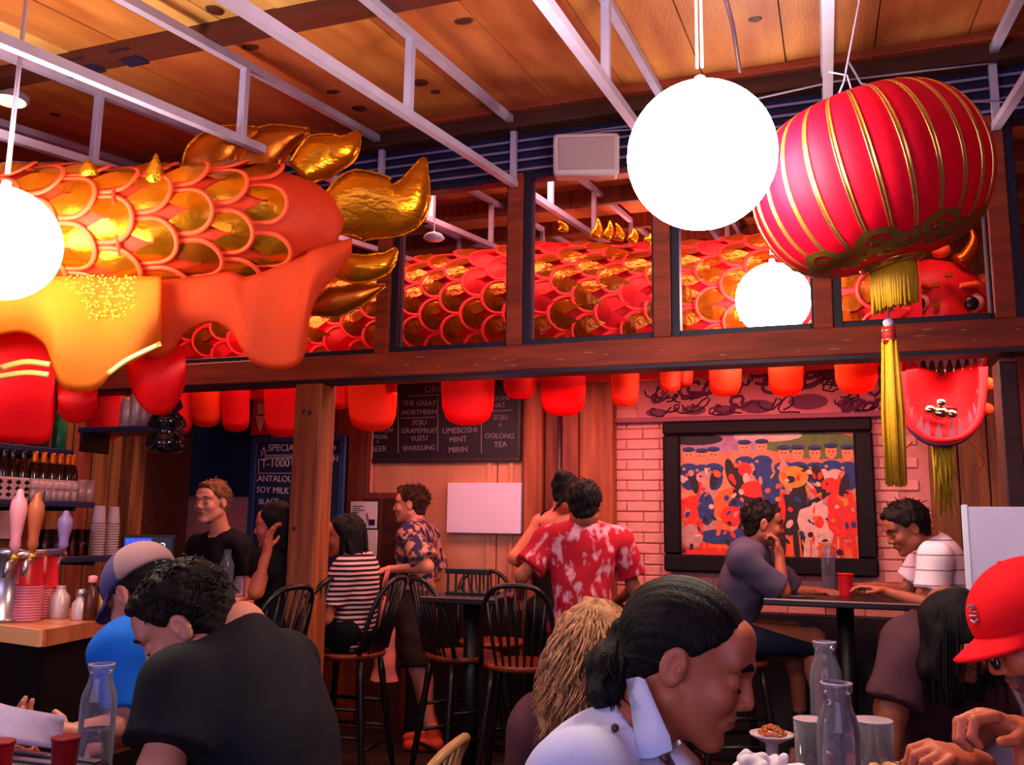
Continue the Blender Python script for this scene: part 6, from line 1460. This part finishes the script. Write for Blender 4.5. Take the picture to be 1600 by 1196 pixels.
# 9. patterned shirt man
fx = atZ(658, 1168, 0); P = pose(fx.x, fx.y, -82, None, 2, .93)
P['neck'] = atY(650, 822, fx.y); P['pel'] = Vector((P['neck'].x+.02, fx.y, .86)); P['shL'] = P['neck']+Vector((.03, -.16, -.06)); P['shR'] = P['neck']+Vector((0, .16, -.06)); P['elL'] = atY(668, 886, fx.y-.22); P['wrL'] = atY(612, 890, fx.y-.22); P['elR'] = P['shR']+Vector((.05, .05, -.26)); P['wrR'] = P['elR']+Vector((-.2, 0, -.06))
for q, n, kx in ((1, 'R', 640), (-1, 'L', 664)): P['hip'+n] = P['pel']+P['R']*q*.085; a = atZ(kx-2, 1158, .09); P['an'+n] = Vector((a.x, P['hip'+n].y, .09)); P['kn'+n] = P['hip'+n].lerp(P['an'+n], .5)+P['F']*.03
p9 = person('young man in dark patterned shirt and shorts standing in profile, orange shoes', P, Head(atY(641, 789, fx.y), -84, 2, 0, .98), sk_pale, hair_short(h_brown2, .035, .02, 420, .4, thick=.010, seed=6), top=dict(m=c_pattern, sleeve=.85, i=.02, wide=.03), bottom=dict(m=c_khaki, len=.95, i=.03), shoes=m_leather, brow=h_brown2, hands={'L': dict(curl=1.0), 'R': dict(curl=.8)})
a = atY(606, 905, fx.y-.26); t = thing('tote_bag', 'pinkish cloth tote bag hanging from the hand of the patterned shirt man', 'bag', tuple(a))
S = SDF(np.array(a)-.6, np.array(a)+.1, .012); b0 = atY(600, 980, fx.y-.26); b1 = atY(602, 1050, fx.y-.26)
sl, X, Y, Z = S.blk(S.lo, S.lo+S.n*S.h); zt_, zb = atY(600, 930, fx.y-.26).z, atY(600, 1066, fx.y-.26).z; tt = np.clip((zt_-Z)/(zt_-zb), 0, 1)
S.d = np.broadcast_to(np.maximum(np.sqrt(((X-a.x+.02-.02*tt)/(.02+.075*tt**.8))**2+((Y-a.y)/(.02+.05*tt**.7))**2)*.05-.05, np.maximum(Z-zt_, zb-Z)), S.d.shape).astype(np.float32).copy(); S.ripple(.006, 22, 2)
V, Q = S.mesh(); link('bag_body', fast_mesh('bag', [(V-np.array(a), Q, 0)], [cloth('pink_tote_cloth', '#c87068', var=.15)]), t)
for s in (-.012, .012): wpart(MB().tube([a+Vector((-.0, s, .05)), a+Vector((-.02, s*1.5, -.02)), Vector((a.x-.02, a.y+s*2, zt_-.03))], .009, 6, flat=.4), 'handle', cloth('pink_tote_cloth', '#c87068'), t, True)
wpart(MB().cbox((-.06, -.05, -.09), (.06, .05, .09), .02, mat=Matrix.Translation(atY(622, 922, fx.y-.05))), 'shoulder_pouch', c_black, p9)
# 10. striped woman at the bar
p = atZ(545, 1016, .66); P = pose(p.x, p.y, -75, .68, 6, .92, foot=.28)
P['neck'] = at(556, 872, 4.98); P['pel'] = Vector((p.x+.02, p.y, .78)); R_ = P['R']
for q, n in ((1, 'R'), (-1, 'L')): P['sh'+n] = P['neck']+R_*q*.15-Vector((0, 0, .07)); P['el'+n] = P['sh'+n]+P['F']*.08+R_*q*.03-Vector((0, 0, .24)); P['wr'+n] = P['el'+n]+P['F']*.2; P['hip'+n] = P['pel']+R_*q*.09; P['kn'+n] = P['hip'+n]+P['F']*.38; P['an'+n] = Vector((P['kn'+n].x, P['kn'+n].y, .30))
p10 = person('woman with long straight black hair in a pink striped top seated right of the post', P, Head(at(537, 838, 4.98), -96, 4, 0, .96), sk_red, hair_long(h_black, .40, n=240, vol=.012, seed=8, cover=False), top=dict(m=c_stripe, sleeve=.7, i=.016), bottom=dict(m=c_black), shoes=m_shoe, female=True, lips=lip2, brow=h_black, hands={'L': dict(curl=.6), 'R': dict(curl=.6)})
# 11. woman half hidden by the post, hand at her face
p = atZ(412, 1016, .66); P = pose(p.x, p.y, -80, .68, 6, .92, foot=.28)
P['neck'] = at(434, 855, 4.82); P['pel'] = Vector((P['neck'].x+.04, P['neck'].y, .78)); R_ = P['R']
for q, n in ((1, 'R'), (-1, 'L')): P['sh'+n] = P['neck']+R_*q*.15-Vector((0, 0, .07)); P['hip'+n] = P['pel']+R_*q*.09; P['kn'+n] = P['hip'+n]+P['F']*.38; P['an'+n] = Vector((P['kn'+n].x, P['kn'+n].y, .30))
P['elL'] = at(400, 925, 4.55); P['wrL'] = at(417, 862, 4.6); P['elR'] = P['shR']-Vector((0, 0, .25)); P['wrR'] = P['elR']+P['F']*.2
p11 = person('dark haired woman left of the post holding a hand up to her face', P, Head(at(429, 822, 4.82), -92, 6, 0, .97), sk_red, hair_long(h_black, .24, n=160, vol=.014, seed=12, cover=False), top=dict(m=c_black, sleeve=.5, i=.012), bottom=dict(m=c_black), shoes=m_shoe, female=True, lips=lip2, hands={'L': dict(curl=.45, d=Vector((.1, 0, 1)), n=P['F']*-1), 'R': dict(curl=.6)})
# 12. bartender
p = at(350, 900, 5.35); P = pose(p.x, p.y, 205, None, 2, .97)
P['neck'] = at(345, 838, 5.35); P['pel'] = Vector((P['neck'].x, P['neck'].y, .86)); R_ = P['R']
for q, n in ((1, 'R'), (-1, 'L')): P['sh'+n] = P['neck']+R_*q*.165-Vector((0, 0, .065)); P['el'+n] = P['sh'+n]+R_*q*.05-Vector((0, 0, .26)); P['wr'+n] = P['el'+n]+P['F']*.16-Vector((0, 0, .1)); P['hip'+n] = P['pel']+R_*q*.085; P['kn'+n] = P['hip'+n]-Vector((0, 0, .4)); P['an'+n] = P['kn'+n]*1; P['an'+n].z = .09
p12 = person('bartender with fair swept hair in a black shirt behind the bar', P, Head(at(331, 785, 5.3), 202, 2, 0, 1.02), sk_pale, hair_short(h_fair, .022, .014, 300, .2, thick=.012, seed=14), top=dict(m=c_black, sleeve=.6, i=.014), bottom=dict(m=c_jean), shoes=m_shoe, lips=lip, brow=h_fair, eyes=True, hands={'L': dict(curl=.6), 'R': dict(curl=.6)})
# 13. chin-resting man
p = atZ(1190, 1015, .66); P = pose(p.x, p.y, 84, .68, 14, .98, foot=.28)
P['neck'] = at(1178, 852, 4.92); P['pel'] = Vector((P['neck'].x-.14, P['neck'].y-.02, .78)); R_ = P['R']
P['shR'] = at(1160, 878, 4.75); P['shL'] = at(1185, 868, 5.1); P['elR'] = at(1222, 925, 4.72); P['wrR'] = at(1218, 868, 4.80); P['elL'] = at(1240, 925, 5.1); P['wrL'] = at(1275, 925, 5.0)
for q, n in ((1, 'R'), (-1, 'L')): P['hip'+n] = P['pel']+R_*q*.09; P['kn'+n] = P['hip'+n]+P['F']*.42+R_*q*.04; P['an'+n] = Vector((P['kn'+n].x+.02, P['kn'+n].y, .30))
p13 = person('man in a slate shirt resting his chin on his hand beside the painting', P, Head(at(1193, 820, 4.92), 95, 6, 0, 1.0), sk_olive, hair_short(h_brown, .022, .0, 300, .3, thick=.006, seed=15), top=dict(m=c_grey, sleeve=.95, i=.016), bottom=dict(m=c_jean, len=1.0), shoes=m_shoe, lips=lip, brow=h_brown, hands={'R': dict(curl=1.0, d=Vector((-.15, .2, 1)), n=Vector((-1, 0, 0))), 'L': dict(curl=.6)})
# 14. leaning man in the thin striped white shirt
P = pose(.62, 4.75, -88, .68, 26, 1.0, foot=.28)
P['neck'] = at(1455, 848, 4.72); P['pel'] = at(1520, 960, 4.75); P['pel'].z = .80; R_ = P['R']
P['shL'] = at(1462, 872, 4.55); P['shR'] = at(1448, 868, 4.92); P['elL'] = at(1452, 945, 4.50); P['wrL'] = at(1385, 926, 4.60); P['elR'] = at(1415, 925, 4.95); P['wrR'] = at(1372, 918, 4.92)
for q, n in ((1, 'R'), (-1, 'L')): P['hip'+n] = P['pel']+R_*q*.09; P['kn'+n] = P['hip'+n]+P['F']*.40+R_*q*.04; P['an'+n] = Vector((P['kn'+n].x, P['kn'+n].y, .30))
p14 = person('dark haired man in a white shirt with thin stripes leaning over the high table', P, Head(at(1416, 826, 4.70), -86, 26, 0, 1.05), sk_olive, hair_short(h_black, .04, .012, 460, .5, thick=.020, seed=16, fwdsweep=.2), top=dict(m=c_wstripe, sleeve=.7, i=.018, wide=.025), bottom=dict(m=c_jean), shoes=m_shoe, brow=h_black, lips=lip, hands={'L': dict(curl=.4), 'R': dict(curl=.4)})
# 15. diner mostly outside the left edge, only fingers reach in
P = pose(-2.35, 1.05, 75, .46, 14, .95)
P['elR'] = at(-150, 1230, 2.0); P['wrR'] = at(-62, 1165, 2.05); P['shR'] = P['elR']+Vector((-.2, -.0, .22)); P['neck'] = P['shR']+P['R']*-.18+Vector((0, 0, .08)); P['shL'] = P['neck']+P['R']*-.17-Vector((0, 0, .07)); P['pel'] = P['neck']-Vector((.14, .0, .5)); P['elL'] = P['shL']-Vector((0, 0, .25)); P['wrL'] = P['elL']+P['F']*.2
for q, n in ((1, 'R'), (-1, 'L')): P['hip'+n] = P['pel']+P['R']*q*.09; P['kn'+n] = P['hip'+n]+P['F']*.35; P['an'+n] = Vector((P['kn'+n].x, P['kn'+n].y, .09))
P['base'] = Vector((P['pel'].x, P['pel'].y, 0))
p15 = person('diner beyond the left edge whose fingers hold the menu sheet', P, Head(P['neck']+Vector((.02, .06, .15)), 20, 20, 0, .95), sk_red, hair_short(h_brown, .03), top=dict(m=c_grey, sleeve=.7), bottom=dict(m=c_jean), shoes=m_shoe, h=.014, hands={'R': dict(curl=.35, d=_r*.9-_u*.1, n=_u*-.6+_f*.5), 'L': dict(curl=.6)})
# ------------------------------------------------------------------ bentwood arm chair, white panel, tables and what stands on them
b0_ = atZ(548, 1330, .46) if False else at(548, 1250, 2.35)
t = chair('pale bentwood chair with a bare curved back rail behind the charcoal tee man', b0_.x, b0_.y, rzv(-75), h=.46, wood=M('pale_bentwood', '#b08050', .4, var=.25, vs=8), bh=.34, seatm=M('pale_bentwood', '#b08050'))
wpA, wpB = at(1505, 792, 2.62), at(1515, 1064, 2.62); ww = .75
t = thing('white_panel', 'tall blank white board standing upright behind the man in the red cap', 'panel', (wpA.x+.4, wpA.y-.05, 0))
d = Vector((math.cos(.12), -math.sin(.12), 0)); mm = Matrix(((d.x, -d.y, 0, wpA.x), (d.y, d.x, 0, wpA.y), (0, 0, 1, 0), (0, 0, 0, 1)))
wpart(MB().cbox((0, 0, .62), (ww, .022, wpA.z), .004, mat=mm), 'board', M('board_white', '#d8c8dc', .5), t); wpart(MB().cbox((-.006, -.004, .62), (.012, .026, wpA.z+.006), .003, mat=mm), 'edge_strip', M('edge_white', '#f0e8f0', .4), t)
for xx in (.08, ww-.1): wpart(MB().cbox((xx, .0, 0), (xx+.03, .03, .62), .003, mat=mm).cbox((xx, -.2, 0), (xx+.03, .2, .03), .003, mat=mm), 'leg', m_black, t)
m_tab = M('dining_table_top', '#2a1c22', .3, var=.3, vs=3, stretch=(1, 6, 1))
def dining(label, x0, x1, y0, y1, z=.75):
    t = thing('dining_table', label, 'table', ((x0+x1)/2, (y0+y1)/2, 0)); wpart(MB().cbox((x0, y0, z-.035), (x1, y1, z), .005), 'table_top', m_tab, t)
    for x in (x0+.06, x1-.06):
        for y in (y0+.08, y1-.08): wpart(MB().cbox((x-.025, y-.025, 0), (x+.025, y+.025, z-.036), .004), 'leg', m_black, t)
TZ = .75
def bench(label, x0, x1, y0, y1, z=.45):
    t = thing('bench', label, 'bench', ((x0+x1)/2, (y0+y1)/2, 0)); wpart(MB().cbox((x0, y0, z-.04), (x1, y1, z), .006), 'seat', m_darkwood, t)
    for x in (x0+.05, x1-.05):
        for y in (y0+.08, y1-.08): wpart(MB().cbox((x-.025, y-.025, 0), (x+.025, y+.025, z-.041), .004), 'leg', m_black, t)
bench('dark wooden bench under the ponytail man', -.72, -.36, .9, 2.8)
bench('dark wooden bench under the red cap man', .60, .96, .9, 2.8)
bench('dark wooden bench under the charcoal tee man', -1.12, -.76, 1.0, 1.75)
dining('long dark dining table between the ponytail man and the red cap man', -.14, .36, .85, 2.75)
dining('dark dining table at the bottom left under the menu sheet', -2.0, -1.50, .85, 1.74)
def onT(px, D): p = at(px, 1150, D); return p.x, p.y
x, y = onT(1294, 2.42); wbottle(x, y, TZ, 'clear water bottle with an etched letter, farther of the two on the right table', .30, .043, .1, 'P')
x, y = onT(1310, 1.78); wbottle(x, y, TZ, 'clear bottle nearest on the right table, cut by the bottom edge', .30, .042, .2)
def tumbler(px, D, label, h=.13, r=.04):
    x, y = onT(px, D); t = thing('drinking_glass', label, 'glass', (x, y, TZ)); MB().lathe([(.001, .01), (r*.8, .0), (r*.82, .004), (r, h), (r*.95, h), (r*.76, .012)], 26, cap=False).build('glass_wall', m_clear, t, True); MB().lathe([(.001, .013), (r*.77, .013), (r*.9, h*.6), (.001, h*.6)], 24, cap=False).build('water', m_water, t, True)
    MB().lathe([(r*.95, h-.002), (r*1.01, h-.002), (r*1.01, h+.001), (r*.95, h+.001)], 26).build('rim', M('lip_glass', '#b8a8b8', .15), t, True)
tumbler(1364, 1.92, 'clear glass right of the nearest bottle on the right table', .20, .042); tumbler(1266, 1.92, 'clear glass left of the nearest bottle on the right table', .20, .034)
# raised plate of red noodles
x, y = onT(1206, 2.30); zt2 = at(1206, 1150, 2.30).z; t = thing('pedestal_dish', 'small white pedestal dish of red food on the right table', 'dish', (x, y, TZ))
hgt = zt2-TZ; MB().lathe([(.045, 0), (.045, .006), (.016, .02), (.016, hgt-.02), (.03, hgt-.012), (.054, hgt), (.056, hgt+.006), (.03, hgt+.0), (.001, hgt-.002)], 28).build('dish', m_plate, t, True)
rf = MB(); random.seed(3)
for k in range(60):
    a = random.uniform(0, 6.3); r = .032*math.sqrt(random.random()); hh_ = .022*(1-(r/.034)**2); rf.ell((r*math.cos(a), r*math.sin(a), hgt+hh_+.003), (random.uniform(.004, .009), random.uniform(.003, .007), .004), 6, 4)
rf.build('red_food', M('chili_food', '#c8301c', .5, col2='#a8742c', vs=70), t, True)['kind'] = 'stuff'
# crumpled napkin and plate
cN = at(1190, 1205, 1.75); t = thing('paper_napkin', 'crumpled white napkin on the right table by the ponytail man', 'napkin', (cN.x, cN.y, TZ))
S = SDF(np.array(cN)-.16, np.array(cN)+.16, .0045); cn = Vector((cN.x, cN.y, cN.z)); r = np.random.default_rng(8)
for k in range(16):
    a = cn+Vector((r.normal()*.028, r.normal()*.025, r.normal()*.012)); b = a+Vector((r.normal()*.022, r.normal()*.02, r.normal()*.014)); S.cone(a, b, .016, .010, .004)
S.ripple(.004, 90, 2); V, Q = S.mesh(); link('crumpled_paper', fast_mesh('napkin', [(V-np.array((cN.x, cN.y, TZ)), Q, 0)], [M('napkin_white', '#d8ccd8', .8)]), t)
hN = cN.z-TZ-.02; MB().lathe([(.05, 0), (.06, .01), (.075, hN*.8), (.085, hN), (.08, hN), (.07, hN*.8), (.001, hN*.5)], 26).build('bowl', m_plate, t, True)
x, y = onT(1418, 1.85); z2 = at(1418, 1188, 1.85).z; t = thing('food_basket', 'dish of fried food under the red cap man\'s hands', 'dish', (x, y, TZ)); MB().lathe([(.06, 0), (.07, .01), (.095, z2-TZ-.03), (.10, z2-TZ-.025), (.09, z2-TZ-.03), (.001, z2-TZ-.05)], 26).build('dish', m_plate, t, True)
fb = MB()
for k in range(40): a = random.uniform(0, 6.3); r = .08*math.sqrt(random.random()); fb.ell((r*math.cos(a), r*math.sin(a), z2-TZ-.03+.02*(1-r/.08)+random.uniform(0, .008)), (random.uniform(.009, .017), random.uniform(.008, .015), .009), 7, 5)
fb.build('fried_food', M('fried_food', '#b86828', .5, col2='#d8a060', vs=50, bump=.3), t, True)['kind'] = 'stuff'
# left table things
m_cupd = M('dark_red_plastic', '#8c0c18', .3)
x, y = onT(150, 2.08); zb2 = at(150, 1040, 2.08).z; wbottle(x, y, TZ, 'tall clear water bottle in front of the blue tee man at left', zb2-TZ, .040, .45)
x, y = onT(104, 1.9); z2 = at(104, 1152, 1.9).z; redcup(x, y, TZ, 'dark red cup left of the tall clear water bottle', z2-TZ, .66, m_cupd)
x, y = onT(2, 1.75); z2 = at(2, 1158, 1.75).z; redcup(x, y, TZ, 'red cup cut by the left edge of the picture', z2-TZ, .6, m_cupd)
ms = []
for i in range(9):
    u = i/8; row = []
    for j in range(7):
        v = j/6; px = -70+u*172-v*8; py = 1072+u*52+v*(58-6*u)+6*math.sin(u*4); row.append(at(px, py, 2.05+.10*(1-v)-.05*math.sin(u*3)))
    ms.append(row)
t = thing('menu_sheet', 'pale lavender menu sheet held up at the left edge', 'menu', tuple(at(20, 1125, 2.08))); o = wpart(MB().grid(ms), 'sheet', M('menu_paper', '#9c8cb4', .6, var=.12, vs=30), t, True); o.modifiers.new('t', 'SOLIDIFY').thickness = .0015
cB = at(45, 1196, 1.95); t = thing('steel_tray', 'shiny tray with pale stripes at the bottom left corner', 'tray', (cB.x, cB.y, TZ)); zz = cB.z-TZ
MB().cbox((-.13, -.10, 0), (.13, .10, zz), .006).build('tray_body', m_black, t)
for k in range(4): MB().cbox((-.125, -.09+k*.05, zz), (.125, -.07+k*.05, zz+.006), .002).build('tray_rib', M('tray_steel', '#a8a0c0', .25, metal=.8), t)
